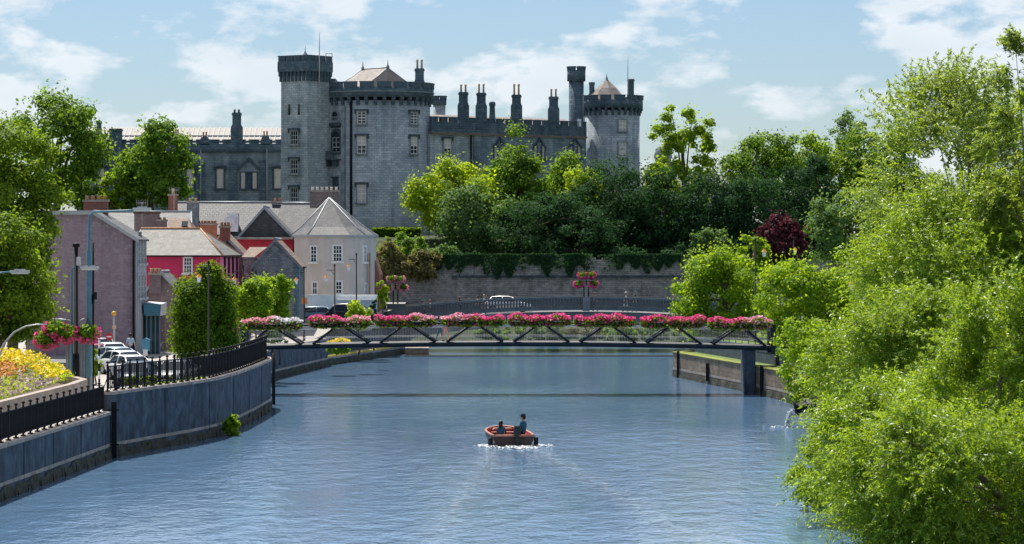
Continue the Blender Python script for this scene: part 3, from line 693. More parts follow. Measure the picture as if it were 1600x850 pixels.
# ------------------------------------------------------------------ building helpers
WCACHE = {}
def window(parent, p, rz, w, h, nx=2, ny=3, frame='white_paint', pane='glass_dark', surround='castle_trim', sill=True, hood=False, arch=False, blind=None, sw=0.14, sd=0.12, name='window'):
    key = (round(w, 2), round(h, 2), nx, ny, sill, hood, arch, sw, sd, blind, frame, pane, surround)
    if key not in WCACHE:
        d = {}
        a = MB(); a.box(-w / 2 - sw, -w / 2, -sd, 0.1, -h / 2, h / 2); a.box(w / 2, w / 2 + sw, -sd, 0.1, -h / 2, h / 2)
        if arch:
            n = 10; ro, ri = w / 2 + sw, w / 2
            for i in range(n):
                t0, t1 = math.pi * i / n, math.pi * (i + 1) / n
                q = [(r * math.cos(t), h / 2 + r * math.sin(t) + 0.002) for r, t in ((ri, t0), (ro, t0), (ro, t1), (ri, t1))]
                a.prism(q, -sd, 0.1)
        else: a.box(-w / 2 - sw, w / 2 + sw, -sd, 0.1, h / 2 + 0.002, h / 2 + sw)
        d['window'] = (a.mesh('window'), surround)
        a = MB()
        a.box(-w / 2, w / 2, -0.018, 0.02, -h / 2, h / 2)
        if arch: a.prism([(w / 2 * math.cos(math.pi * i / 10), h / 2 + w / 2 * math.sin(math.pi * i / 10)) for i in range(11)], -0.018, 0.02)
        d['pane'] = (a.mesh('pane'), pane)
        if nx:
            a = MB(); b = max(0.045, w * 0.06)
            top = h / 2
            for i in range(nx + 1):
                x = -w / 2 + b / 2 + (w - b) * i / nx; a.box(x - b / 2, x + b / 2, -0.055, -0.01, -h / 2, top)
            for j in range(ny + 1):
                z = -h / 2 + b / 2 + (h - b) * j / ny; bb = b * (1.4 if j == ny // 2 else 0.9); a.box(-w / 2, w / 2, -0.05, -0.012, z - bb / 2, z + bb / 2)
            d['sash'] = (a.mesh('sash'), frame)
        if blind:
            a = MB(); z0 = h / 2 - h * blind; a.box(-w / 2 + .05, w / 2 - .05, -0.035, -0.022, z0, h / 2 - .05); d['blind'] = (a.mesh('blind'), 'blind')
        if sill:
            a = MB(); a.box(-w / 2 - sw - .08, w / 2 + sw + .08, -sd - 0.14, 0.1, -h / 2 - 0.16, -h / 2 - 0.003); d['sill'] = (a.mesh('sill'), surround)
        if hood:
            a = MB(); z = h / 2 + sw + 0.004; a.box(-w / 2 - sw - .15, w / 2 + sw + .15, -sd - 0.16, 0.1, z, z + 0.16)
            for s in (-1, 1): a.box(s * (w / 2 + sw + .08) - .07, s * (w / 2 + sw + .08) + .07, -sd - .1, .1, z - .35, z - .004)
            d['hood_mould'] = (a.mesh('hood_mould'), 'dark_stone')
        WCACHE[key] = d
    d = WCACHE[key]; me, mt = d['window']
    o = put(name, me, mt, parent, p, rz)
    for k, (me, mt) in d.items():
        if k != 'window': put(k, me, mt, o, (0, 0, 0), 0, local=True)
    return o
def chimney(parent, px, Y, yb, ys, yt, yp, wb, wt, pots=2, mat='castle_dark', potmat='pot_buff', depth=1.0, potr=0.13):
    k = Y / F; x = XW(px, Y); mb = MB(); zb, zs, zt, zp = [ZW(v, Y) for v in (yb, ys, yt, yp)]
    a, b = wb * k / 2, wt * k / 2; d = depth / 2
    mb.box(x - a, x + a, Y - d, Y + d, zb, zs)
    mb.add([(x - a, Y - d, zs), (x + a, Y - d, zs), (x + a, Y + d, zs), (x - a, Y + d, zs), (x - b, Y - d * .8, zs + .35), (x + b, Y - d * .8, zs + .35), (x + b, Y + d * .8, zs + .35), (x - b, Y + d * .8, zs + .35)],
           [(0, 1, 5, 4), (1, 2, 6, 5), (2, 3, 7, 6), (3, 0, 4, 7), (4, 5, 6, 7)])
    mb.box(x - b, x + b, Y - d * .8, Y + d * .8, zs + .1, zt - .3)
    mb.box(x - b - .08, x + b + .08, Y - d * .8 - .08, Y + d * .8 + .08, zt - .298, zt - .12); mb.box(x - b - .02, x + b + .02, Y - d * .8 - .02, Y + d * .8 + .02, zt - .118, zt)
    c = put('chimney', mb, mat, parent)
    for i in range(pots):
        m2 = MB(); xx = x + (i - (pots - 1) / 2) * (2 * b / max(pots, 1)) if pots > 1 else x
        hh = zp - zt; m2.lathe([(potr, 0), (potr * .85, hh * .75), (potr * 1.15, hh * .8), (potr * 1.05, hh)], (xx, Y, zt), 8); put('chimney_pot', m2, potmat, c)
    return c
def battlement(parent, A, B, ztop_gap, hm, mw, gap, th, mat):
    """merlons along a straight parapet from A to B (x, y)"""
    A, B = Vector(A), Vector(B); L = (B - A).length; a = math.atan2(B.y - A.y, B.x - A.x)
    me = MB(); me.box(-mw / 2, mw / 2, -th / 2, th / 2, 0, hm - .1); me.box(-mw / 2 - .05, mw / 2 + .05, -th / 2 - .06, th / 2 + .06, hm - .098, hm); me = me.mesh('merlon')
    n = max(1, int((L + gap) / (mw + gap))); pitch = (L + gap) / n
    for i in range(n):
        q = A.lerp(B, (pitch * i + (pitch - gap) / 2) / L); put('merlon', me, mat, parent, (q.x, q.y, ztop_gap + 0.003), a)
def ring_parapet(parent, c, Rr, z0, z1, hm, n, frac, th, mat, ncorb=0, zc=0, Rb=0):
    mb = MB(); mb.lathe([(Rr, z0), (Rr, z1), (Rr - th, z1), (Rr - th, z0 + .06)], n=48); put('parapet', mb, mat, parent, c)
    mw = 2 * math.pi * Rr / n * frac
    me = MB(); me.box(-mw / 2, mw / 2, -th, 0.02, 0, hm - .1); me.box(-mw / 2 - .04, mw / 2 + .04, -th - .05, 0.07, hm - .098, hm); me = me.mesh('merlon')
    # local +y points outwards
    for i in range(n):
        f = 2 * math.pi * (i + 0.5) / n
        put('merlon', me, mat, parent, (c[0] + Rr * math.sin(f), c[1] - Rr * math.cos(f), c[2] + z1 + .003), f + math.pi)
    if ncorb:
        w = 2 * math.pi * Rr / ncorb * 0.36; dd = Rr - Rb
        me = MB(); me.prism([], 0, 0) if False else None
        me.box(-w / 2, w / 2, -0.15, dd, -.25, 0); me.box(-w / 2, w / 2, -.15, dd * .66, -.55, -.252); me.box(-w / 2, w / 2, -.15, dd * .33, -.85, -.552)
        me = me.mesh('corbel')
        for i in range(ncorb):
            f = 2 * math.pi * i / ncorb
            put('corbel', me, 'castle_dark', parent, (c[0] + Rb * math.sin(f), c[1] - Rb * math.cos(f), c[2] + z0 - .004), f + math.pi)

# ------------------------------------------------------------------ castle
castle = thing('castle', 'large grey stone castle with round battlemented towers on the hill', 'castle', (XW(590, 363), 363, 10.3))
YD = 363.0; kD = YD / F; cD = (XW(590, YD), YD, 0); RD = 82 * kD
zD = lambda py: ZW(py, YD)
mb = MB(); mb.lathe([(RD * 1.03, 8.5), (RD * 1.02, 12.5), (RD, 13.0), (RD, zD(160))], n=72); put('drum_tower', mb, 'castle_drum', castle, cD)
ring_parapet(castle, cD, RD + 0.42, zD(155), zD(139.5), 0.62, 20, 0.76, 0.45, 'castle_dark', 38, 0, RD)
mb = MB(); mb.lathe([(RD + .5, zD(147)), (RD + .5, zD(145.5))], n=48); put('string_course', mb, 'castle_trim', castle, cD)
def dpos(px, py, extra=0.0):
    f = math.asin(max(-1, min(1, (px - 590) * kD / RD))); return Vector((cD[0] + (RD + extra) * math.sin(f), YD - (RD + extra) * math.cos(f), zD(py))), f
for px in (569, 648):
    for yc, hh, bl, hd in ((187, 18, 0, True), (229, 26, 0.55, False), (304, 27, 0.95, True)):
        p, f = dpos(px, yc); window(castle, p, f, 1.0, hh * kD, 2, 4, blind=bl or None, hood=True)
# bay with arched windows and iron balcony
p, f = dpos(527, 188, 0.02); window(castle, p, f, 1.15, 0.55, 3, 1, arch=True, frame='grey_paint', hood=False)
m_ = MB(); m_.obox(dpos(527, 197, .15)[0], 2.6, .5, .3, f)
for i in range(9):
    q = dpos(527 - 15 + i * 3.75, 200, .1)[0]; m_.obox(q, .12, .4, .25, f)
put('balcony_ledge', m_, 'dark_stone', castle)
p, f = dpos(529, 228, 0.02); window(castle, p, f, 1.35, 1.7, 2, 3, arch=True, frame='grey_paint', surround='dark_stone', sw=0.3)
bal = MB(); c0 = dpos(523, 251, .55)[0]; bal.obox(c0, 2.9, 1.1, .14, f)
for i in range(15): bal.obox(c0 + Vector((math.cos(f), math.sin(f), 0)) * (-1.4 + .2 * i) + Vector((math.sin(f) * .5, -math.cos(f) * .5, .45)), .05, .05, .9, f)
bal.obox(c0 + Vector((math.sin(f) * .5, -math.cos(f) * .5, .9)), 2.9, .08, .08, f)
for s in (-1, 0, 1): bal.obox(c0 + Vector((math.cos(f), math.sin(f), 0)) * s * 1.1 + Vector((0, 0, -.4)), .18, .8, .7, f)
put('iron_balcony', bal, 'dark_stone', castle)
p, f = dpos(524, 288, .02); window(castle, p, f, 1.5, 1.2, 0, 0, pane='dark_stone', surround='dark_stone', sw=.2)
for px in (510, 541):
    m_ = MB(); q, f = dpos(px, 160, .05); m_.box(-.25, .25, -.22, .2, zD(350), zD(168)); put('pilaster', m_, 'castle_trim', castle, (q.x, q.y, 0), f)
m_ = MB(); q, f = dpos(553, 160, .12); m_.tube([(q.x, q.y, zD(350)), (q.x, q.y, zD(160))], 0.14, 8); put('drainpipe', m_, 'black_iron', castle)  # added pipe; its black stands in for a dark groove in the drum
# hipped roof of the drum
rp = dict(A=W(526, 136, 363), B=W(572, 136, 359.3), C=W(647, 136, 363), D=W(601, 136, 367), R1=W(567, 107, 364.6), R2=W(606, 107, 361.4))
for k_ in 'ABCD': rp[k_].z = zD(137)
rp['R1'].z = rp['R2'].z = zD(107)
mb = MB(); mb.poly([rp['A'], rp['B'], rp['R2'], rp['R1']]); mb.poly([rp['B'], rp['C'], rp['R2']]); mb.poly([rp['C'], rp['D'], rp['R1'], rp['R2']]); mb.poly([rp['D'], rp['A'], rp['R1']])
rf = put('roof', mb, 'castle_slate', castle)
mb = MB(); mb.tube([rp['R1'], rp['R2']], .09, 6); mb.tube([rp['B'], rp['R2']], .06, 6); mb.tube([rp['A'], rp['R1']], .06, 6); mb.tube([rp['C'], rp['R2']], .06, 6); put('ridge_lead', mb, 'lead', rf)
for k_ in ('R1', 'R2'):
    m_ = MB(); m_.lathe([(.22, 0), (.16, .2), (.07, .35), (.05, .6), (.02, .9)], rp[k_], 8); put('finial', m_, 'lead', rf)
chimney(castle, 655.5, 361, 140, 129, 107, 93, 17, 13.5, 2)
# square stair tower, corner towards the viewer
YT = 359.0; kT = YT / F; cT = Vector((XW(477, YT), YT, 0)); RZ = R(-35)
def sq(s, z0, z1, name, mat):
    mb = MB(); mb.obox((0, 0, (z0 + z1) / 2), s, s, z1 - z0); return put(name, mb, mat, castle, cT, RZ)
zT = lambda py: ZW(py, YT)
sq(3.85, 8.5, zT(116), 'stair_tower', 'castle_stone')
sq(4.42, zT(113), zT(97), 'parapet', 'castle_dark')
me = MB(); me.box(-.14, .14, -.3, .05, -.5, 0); me.box(-.14, .14, -.15, .05, -1.1, -.502); me = me.mesh('corbel')
for side in range(4):
    a = RZ + side * math.pi / 2; cs, sn = math.cos(a), math.sin(a)
    for i in range(8):
        u = -1.9 + 3.8 * i / 7; q = (cT.x + cs * u + sn * 1.93, cT.y + sn * u - cs * 1.93, zT(113) - .004); put('corbel', me, 'castle_dark', castle, q, a)
    A_ = (cT.x + cs * -2.2 + sn * 1.98, cT.y + sn * -2.2 - cs * 1.98); B_ = (cT.x + cs * 2.2 + sn * 1.98, cT.y + sn * 2.2 - cs * 1.98)
    mw = .95; me2 = MB(); me2.box(-mw / 2, mw / 2, -.2, .2, 0, .55); me2.box(-mw / 2 - .04, mw / 2 + .04, -.25, .25, .552, .66); me2 = me2.mesh('merlon')
    for i in range(4):
        q = Vector(A_).lerp(Vector(B_), (i + .5) / 4); put('merlon', me2, 'castle_dark', castle, (q.x, q.y, zT(97) + .003), a)
a = RZ; cs, sn = math.cos(a), math.sin(a)
def sqpos(px, py):
    # point on the left face seen at photo column px
    for i in range(200):
        u = -1.93 + 3.86 * i / 199; x, y = cT.x + cs * u + sn * 1.93, cT.y + sn * u - cs * 1.93
        if 800 + x * F / y >= px: break
    return Vector((x, y, ZW(py, y)))
for yc, hh in ((215, 22), (260.5, 23), (305, 24)): window(castle, sqpos(460, yc), RZ, 1.0, hh * kT * .95, 3, 3, frame='grey_paint', hood=True)
for px in (452, 467):
    m_ = MB(); m_.box(-.16, .16, -.03, .05, -.6, .6); put('arrow_slit', m_, 'glass_dark', castle, sqpos(px, 171), RZ)
m_ = MB(); m_.lathe([(1.0, 0), (.55, .35), (.2, .8), (.05, 1.1), (.02, 1.7)], (XW(477, YT), YT, zT(95)), 12); put('lead_cap', m_, 'lead', castle)
m_ = MB(); q = W(514, 90, 358)
for dx in (-.35, .35):
    for dy in (-.35, .35): m_.tube([q + Vector((dx, dy, -.6)), q + Vector((dx, dy, .45))], .03, 5)
for dx in (-.35, .35): m_.tube([q + Vector((dx, -.35, .45)), q + Vector((dx, .35, .45))], .03, 5); m_.tube([q + Vector((-.35, dx, .45)), q + Vector((.35, dx, .45))], .03, 5)
put('ladder_cage', m_, 'galvanised', castle)
m_ = MB(); m_.tube([W(499, 134, 357), W(499, 50, 357)], [.08, .045], 8); put('flagpole', m_, 'galvanised', castle)
# link wall between stair tower and drum
m_ = MB(); m_.box(XW(488, 361), XW(530, 361), 359.6, 364, 8.5, ZW(128, 361)); put('link_wall', m_, 'castle_stone', castle)
m_ = MB(); m_.box(XW(497, 361) - .1, XW(525, 361), 359.4, 364.2, ZW(128, 361) + .003, ZW(128, 361) + .3); put('link_coping', m_, 'castle_dark', castle)
# small turret behind
c2 = (XW(686.5, 370), 370, 0); m_ = MB(); m_.lathe([(.72, 18), (.72, ZW(164, 370))], n=16); put('turret', m_, 'castle_stone', castle, c2)
ring_parapet(castle, c2, .82, ZW(164, 370), ZW(156, 370), .45, 6, .68, .25, 'castle_dark')
# right wing
A = W(672, 0, 361.0); B = W(914, 0, 376.5); A2, B2 = Vector((A.x, A.y)), Vector((B.x, B.y)); dv = (B2 - A2); LW = dv.length; aw = math.atan2(dv.y, dv.x)
nv = Vector((dv.y, -dv.x)).normalized()
zs_, zg = ZW(209.5, 361), ZW(190, 361)
wing_o = (A.x, A.y, 0)
m_ = MB(); m_.box(0, LW, 0, 7, 8.5, zs_); put('wing_wall', m_, 'castle_stone', castle, wing_o, aw)
m_ = MB(); m_.box(LW * .27, LW, -.22, -.003, 8.5, zs_ - .01); put('wing_projection', m_, 'wing_stone', castle, wing_o, aw)
m_ = MB(); m_.box(0, LW, -.42, -.0, zs_ + .003, zs_ + .22); put('string_course', m_, 'tile_brown', castle, wing_o, aw)
m_ = MB(); m_.box(0, LW, -.3, .2, zs_ + .222, zg); put('parapet', m_, 'castle_dark', castle, wing_o, aw)
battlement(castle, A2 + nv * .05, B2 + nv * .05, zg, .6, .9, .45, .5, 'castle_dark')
m_ = MB(); m_.quad((1, .8, zg - .3), (LW, .8, zg - .3), (LW, 3.6, zg + 1.0), (1, 3.6, zg + 1.0)); m_.quad((1, 3.6, zg + 1.0), (LW, 3.6, zg + 1.0), (LW, 6.5, zg - .3), (1, 6.5, zg - .3)); put('wing_roof', m_, 'castle_slate', castle, wing_o, aw)
def wpos(px, py, d=0.0):
    for i in range(400):
        s = LW * i / 399; x, y = A2.x + dv.x / LW * s, A2.y + dv.y / LW * s
        if 800 + x * F / y >= px: break
    return Vector((x + nv.x * d, y + nv.y * d, ZW(py, y)))
for px, ybase, ysh, yt, yp in ((724, 189, 165, 144, 132), (752, 190, 166, 145, 131), (807, 196, 166, 148, 131), (865, 198, 171, 151, 139)):
    q = wpos(px, 0); m_ = MB(); zz = ZW(ybase, q.y)
    m_.prism([(-1.15, zz - .9), (1.15, zz - .9), (.75, zz + .25), (-.75, zz + .25)], -.35, .9); put('chimney_shoulder', m_, 'castle_dark', castle, (q.x, q.y, 0), aw)
    chimney(castle, px, q.y + .2, ybase, ysh, yt, yp, 18, 14, 2, potr=.12)
q = wpos(768.5, 0); m_ = MB(); m_.lathe([(.45, ZW(188, q.y) - 1), (.36, ZW(183, q.y)), (.3, ZW(166, q.y)), (.38, ZW(164, q.y)), (.38, ZW(160, q.y)), (.25, ZW(158, q.y))], (q.x, q.y + 1.2, 0), 10); put('round_chimney', m_, 'castle_dark', castle)
window(castle, wpos(698, 231, .0), aw, 1.0, 1.95, 2, 4, blind=.55, hood=True)
for px in (778, 840, 896):
    for s in (-6, 6):
        window(castle, wpos(px + s, 238, .23), aw, .42, 1.5, 1, 2, arch=True, pane='blind', frame='castle_trim', surround='dark_stone', sw=.12)
    m_ = MB(); p_ = wpos(px, 226, .23); m_.prism([(-1.1, -.35), (-.85, -.35), (0, .55), (.85, -.35), (1.1, -.35), (0, .85)], -.16, .05); put('hood_mould', m_, 'dark_stone', castle, p_, aw)
m_ = MB(); q = wpos(904, 192, .2); m_.box(-.16, .16, -.1, .3, -.45, .45); put('vent_box', m_, 'sheet_metal', castle, q, aw)
m_ = MB(); q = wpos(734, 0, .2); m_.tube([(q.x, q.y, 12), (q.x, q.y, zs_)], .1, 8); put('drainpipe', m_, 'black_iron', castle)
# right tower
YR = 381.0; kR = YR / F; cR = (XW(956, YR), YR, 0); RR = 43.5 * kR; zR = lambda py: ZW(py, YR)
m_ = MB(); m_.lathe([(RR, 8.5), (RR, zR(174))], n=48); put('corner_tower', m_, 'castle_drum_small', castle, cR)
ring_parapet(castle, cR, RR + .38, zR(170), zR(157), .55, 13, .7, .4, 'castle_dark', 28, 0, RR)
cc_ = (XW(948, YR), YR, 0); m_ = MB(); m_.lathe([(2.4, zR(156)), (1.25, zR(138)), (.12, zR(124))], cc_, 8, sm=False, a0=R(10)); rf = put('conical_roof', m_, 'castle_slate', castle, (cc_[0], cc_[1], 0)) if False else put('conical_roof', m_, 'castle_slate', castle)
m_ = MB(); m_.lathe([(.16, 0), (.1, .3), (.04, .5), (.02, .75)], (cc_[0], cc_[1], zR(125)), 8); put('finial', m_, 'lead', rf)
for px, yt, yb, w_ in ((925, 128, 152, .32), (986, 123, 156, .38)):
    m_ = MB(); x = XW(px, YR); m_.lathe([(w_ * 1.25, zR(yb) - .5), (w_ * 1.2, zR(yb - 6)), (w_, zR(yb - 7)), (w_, zR(yt + 4)), (w_ * 1.2, zR(yt + 3)), (w_ * 1.1, zR(yt))], (x, YR + .6, 0), 12); put('round_chimney', m_, 'castle_dark', castle)
m_ = MB(); m_.tube([W(981, 158, YR - 1), W(981, 86, YR - 1)], [.07, .04], 8); put('flagpole', m_, 'galvanised', castle)
YS = 377.0; cS = (XW(900.5, YS), YS, 0)
m_ = MB(); m_.lathe([(.9, 10), (.88, ZW(126, YS))], n=20); put('stair_turret', m_, 'castle_dark', castle, cS)  # darker stone colour stands in for the turret being out of the sun
ring_parapet(castle, cS, 1.08, ZW(127, YS), ZW(110, YS), .45, 6, .66, .28, 'castle_dark')
for yc, hh in ((197.5, 17), (235, 22), (277, 24)):
    f = math.asin((971 - 956) * kR / RR); window(castle, (cR[0] + RR * math.sin(f), YR - RR * math.cos(f), zR(yc)), f, .95, hh * kR, 2, 3, blind=.9, frame='white_paint')
# left wing
YL = 378.0; zL = lambda py: ZW(py, YL); xl0, xl1 = XW(120, YL), XW(446, YL)
m_ = MB(); m_.box(xl0, xl1, YL, YL + 9, 8.5, zL(238)); put('wing_wall', m_, 'wing_stone', castle)
m_ = MB(); m_.box(xl0, xl1, YL - .3, YL + .3, zL(238) + .003, zL(224.5)); put('parapet', m_, 'castle_dark', castle)
m_ = MB(); m_.box(xl0, xl1, YL - .42, YL - .302, zL(237), zL(234.5)); put('string_course', m_, 'dark_stone', castle)
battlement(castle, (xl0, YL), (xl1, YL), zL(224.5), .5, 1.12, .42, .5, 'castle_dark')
m_ = MB(); m_.quad((xl0, YL + 1.5, zL(219)), (xl1, YL + 1.5, zL(219)), (xl1, YL + 6, ZW(199.5, YL + 6)), (xl0, YL + 6, ZW(199.5, YL + 6)))
m_.quad((xl0, YL + 6, ZW(199.5, YL + 6)), (xl1, YL + 6, ZW(199.5, YL + 6)), (xl1, YL + 10, zL(219)), (xl0, YL + 10, zL(219)))
rf = put('wing_roof', m_, 'pale_roof', castle)
me = MB(); z0_, z1_ = zL(219), ZW(199.5, YL + 6); me.add([(-.03, 0, .0), (.03, 0, 0), (.03, 4.5, z1_ - z0_), (-.03, 4.5, z1_ - z0_), (-.03, 0, .08), (.03, 0, .08), (.03, 4.5, z1_ - z0_ + .08), (-.03, 4.5, z1_ - z0_ + .08)], [(4, 5, 6, 7), (0, 1, 5, 4), (1, 2, 6, 5), (3, 0, 4, 7)]); me = me.mesh('roof_seam')
x = xl0 + .3
while x < xl1: put('roof_seam', me, 'lead', rf, (x, YL + 1.5, z0_)); x += .62
m_ = MB(); m_.box(xl0, xl1, YL + 2.9, YL + 3.05, z0_ + (z1_ - z0_) * .34, z0_ + (z1_ - z0_) * .34 + .1); put('purlin', m_, 'lead', rf)
chimney(castle, 370, YL + .2, 225, 199, 176, 171, 18, 13, 2, potmat='castle_dark')
for px, yt, n_ in ((320, 214, 2), (415, 213, 2), (275, 210, 3)): chimney(castle, px, YL + .2, 226, 219, yt, yt - 8, 15, 9, n_, potr=.1, potmat='terracotta')
chimney(castle, 181, YL - .3, 260, 240, 201, 200.5, 19, 19, 0); chimney(castle, 155, YL + 4, 230, 215, 189, 187, 7, 6, 1)
for px in (180, 263, 315, 365, 412):
    m_ = MB(); w_ = .42; m_.box(XW(px, YL) - w_, XW(px, YL) + w_, YL - .35, YL - .003, 8.5, zL(251)); put('buttress', m_, 'castle_dark', castle)
for px in (158, 203, 297, 344, 434): window(castle, W(px, 279, YL), 0, .8, 2.3, 0, 0, pane='blind', surround='dark_stone', sw=.2, hood=True)
for s in (-9, 0, 9): window(castle, W(389 + s, 282, YL), 0, .5, 1.9, 0, 0, pane='blind' if s else 'dark_stone', surround='dark_stone', sw=.12)
m_ = MB(); p_ = W(389, 262, YL); m_.prism([(-1.6, -.4), (-1.3, -.4), (0, .9), (1.3, -.4), (1.6, -.4), (0, 1.25)], -.25, .02); put('hood_mould', m_, 'dark_stone', castle, p_)
for px in (313.5, 417): m_ = MB(); m_.tube([W(px, 330, YL - .5), W(px, 233, YL - .5)], .09, 6); put('drainpipe', m_, 'lead', castle)

# castle retaining wall and other buildings on the hill
t = thing('retaining_wall', 'long old stone wall under the castle trees behind the road bridge', 'wall', (5, 320, 3))
m_ = MB(); m_.box(-16, 60, 319.2, 320.5, 2.8, 7.7); put('wall_body', m_, 'castle_wall_stone', t)
m_ = MB(); m_.box(-6, 60, 318.95, 319.197, ZW(433.5, 319), ZW(430.5, 319)); put('string_course', m_, 'dark_stone', t)
m_ = MB()
rd = random.Random(3); x = -16.0
while x < 60:
    w_ = rd.uniform(.4, .9); m_.box(x, x + w_ - .02, 319.3, 320.4, 7.703, 7.75 + rd.uniform(.05, .4)); x += w_
put('wall_top_stones', m_, 'castle_wall_stone', t)['kind'] = 'stuff'
t = thing('far_hall', 'low grey slate-roofed building far behind the hill trees', 'building', (XW(1125, 400), 400, 10))
m_ = MB(); m_.box(XW(1000, 400), XW(1160, 400), 400, 408, 8.5, ZW(292, 400)); put('wall', m_, 'castle_stone', t)
m_ = MB(); m_.prism([(0, 0)] * 3, 0, 0) if False else None
x0, x1 = XW(995, 400), XW(1165, 400); m_.quad((x0, 399.6, ZW(293, 400)), (x1, 399.6, ZW(293, 400)), (x1, 404, ZW(272, 400)), (x0, 404, ZW(272, 400))); m_.quad((x0, 404, ZW(272, 400)), (x1, 404, ZW(272, 400)), (x1, 408.4, ZW(293, 400)), (x0, 408.4, ZW(293, 400))); put('roof', m_, 'slate', t)
q = (XW(1036, 402), 402, 0); m_ = MB(); m_.lathe([(1.0, ZW(270, 402)), (1.0, ZW(248, 402)), (1.15, ZW(247, 402)), (1.1, ZW(240, 402)), (.85, ZW(232, 402)), (.4, ZW(226, 402)), (.05, ZW(223, 402))], q, 16); put('cupola', m_, 'lead', t)
# ------------------------------------------------------------------ houses of the town, left bank
def gable(t, x0, x1, y0, y1, zb, ze, xa, za, wall, roof, zel=None, ov=0.22, th=0.14, verge='grey_paint'):
    zel = ze if zel is None else zel
    m_ = MB(); m_.prism([(x0, zb), (x1, zb), (x1, ze), (xa, za), (x0, zel)], y0, y1); put('wall', m_, wall, t)
    for (xe, zz, nm) in ((x1, ze, 1), (x0, zel, -1)):
        sl = (za - zz) / abs(xe - xa); xo = xe + nm * ov; zo = zz - sl * ov
        m_ = MB(); m_.prism([(xa, za + .004), (xo, zo + .004), (xo, zo + th), (xa, za + th)], y0 - ov * .6, y1 + ov * .6); rf = put('roof', m_, roof, t)
        m_ = MB(); m_.prism([(xa, za - .1), (xo, zo - .1), (xo, zo + th + .05), (xa, za + th + .05)], y0 - ov * .6 - .07, y0 - ov * .6 - .003); put('verge', m_, verge, rf)
    m_ = MB(); m_.tube([(xa, y0 - ov * .6, za + th), (xa, y1 + ov * .6, za + th)], .1, 6); put('ridge', m_, 'lead', t)
def hip(t, x0, x1, y0, y1, zb, ze, r0, r1, zr, wall, roof, ov=0.25, rz=0, o=(0, 0, 0), yr=None, side=None, ridge='lead', sidewall=None):
    """local footprint x0..x1 / y0..y1 with ridge r0..r1 on the middle line"""
    m_ = MB(); m_.box(x0, x1, y0, y1, zb, ze); put('wall', m_, wall, t, o, rz)
    if sidewall: m_ = MB(); m_.box(x1 + .003, x1 + .06, y0 + .0, y1, zb, ze - .02); put('side_wall', m_, sidewall, t, o, rz)
    ym = (y0 + y1) / 2 if yr is None else yr
    a, b, c, d = [(x, y, ze - .04) for x, y in ((x0 - ov, y0 - ov), (x1 + ov, y0 - ov), (x1 + ov, y1 + ov), (x0 - ov, y1 + ov))]
    p, q = (r0, ym, zr), (r1, ym, zr)
    m_ = MB(); m_.poly([a, b, q, p]); m_.poly([c, d, p, q]); m_.poly([b, c, q]) if r1 < x1 else None; m_.poly([d, a, p])
    rf = put('roof', m_, roof, t, o, rz)
    m_ = MB(); m_.box(x0 - ov, x1 + ov, y0 - ov, y1 + ov, ze - .16, ze - .044); put('eaves', m_, 'black_iron', t, o, rz)
    m_ = MB(); m_.tube([p, q], .1, 6); m_.tube([q, b], .07, 6); m_.tube([q, c], .07, 6); put('ridge', m_, ridge, t, o, rz)
    return rf
def stack(t, x, y, z0, z1, sx, sy, mat, pots=3, potmat='terracotta', ph=.4, cap='coping', rz=0):
    m_ = MB(); m_.obox((x, y, (z0 + z1) / 2), sx, sy, z1 - z0, rz); c = put('chimney', m_, mat, t)
    m_ = MB(); m_.obox((x, y, z1 + .08), sx + .16, sy + .16, .155, rz); put('chimney_cap', m_, cap, c)
    for i in range(pots):
        m_ = MB(); u = (i - (pots - 1) / 2) * (sx / max(1, pots)); m_.lathe([(.13, 0), (.1, ph * .8), (.14, ph * .85), (.12, ph)], (x + u * math.cos(rz), y + u * math.sin(rz), z1 + .16), 8); put('chimney_pot', m_, potmat, c)

Y = 225.0
t = thing('house', 'tall brown rendered gable-ended house at left behind the parked cars', 'house', (XW(138, Y), Y, 1.5))
gable(t, XW(40, Y), XW(212, Y), Y, Y + 6.3, 1.4, ZW(374, Y), XW(146, Y), ZW(333, Y), 'brown_render', 'slate', zel=ZW(334, Y))
m_ = MB(); m_.box(XW(212, Y) + .003, XW(212, Y) + .06, Y + .02, Y + 6.2, 1.4, ZW(376, Y)); put('side_wall', m_, 'grey_render', t)
for yc in (394, 448):
    for dy in (1.2, 3.1, 5.0): window(t, (XW(212, Y) + .06, Y + dy, ZW(yc, Y)), R(90), .9, 1.6, 2, 4, frame='grey_paint', surround='grey_paint', sw=.1, sd=.06)
m_ = MB(); m_.tube([(XW(209, Y), Y - .1, 1.5), (XW(209, Y), Y - .1, ZW(376, Y))], .08, 8); put('drainpipe', m_, 'black_iron', t)
stack(t, XW(137, Y), Y + 4.5, ZW(340, Y), ZW(314, Y), 1.7, .7, 'red_brick', 4, 'terracotta', .28)
m_ = MB(); m_.lathe([(.16, 0), (.1, .3), (.16, .35), (.05, .5)], (XW(219, 229), 229, ZW(372, 229)), 8); put('vent_cowl', m_, 'lead', t)

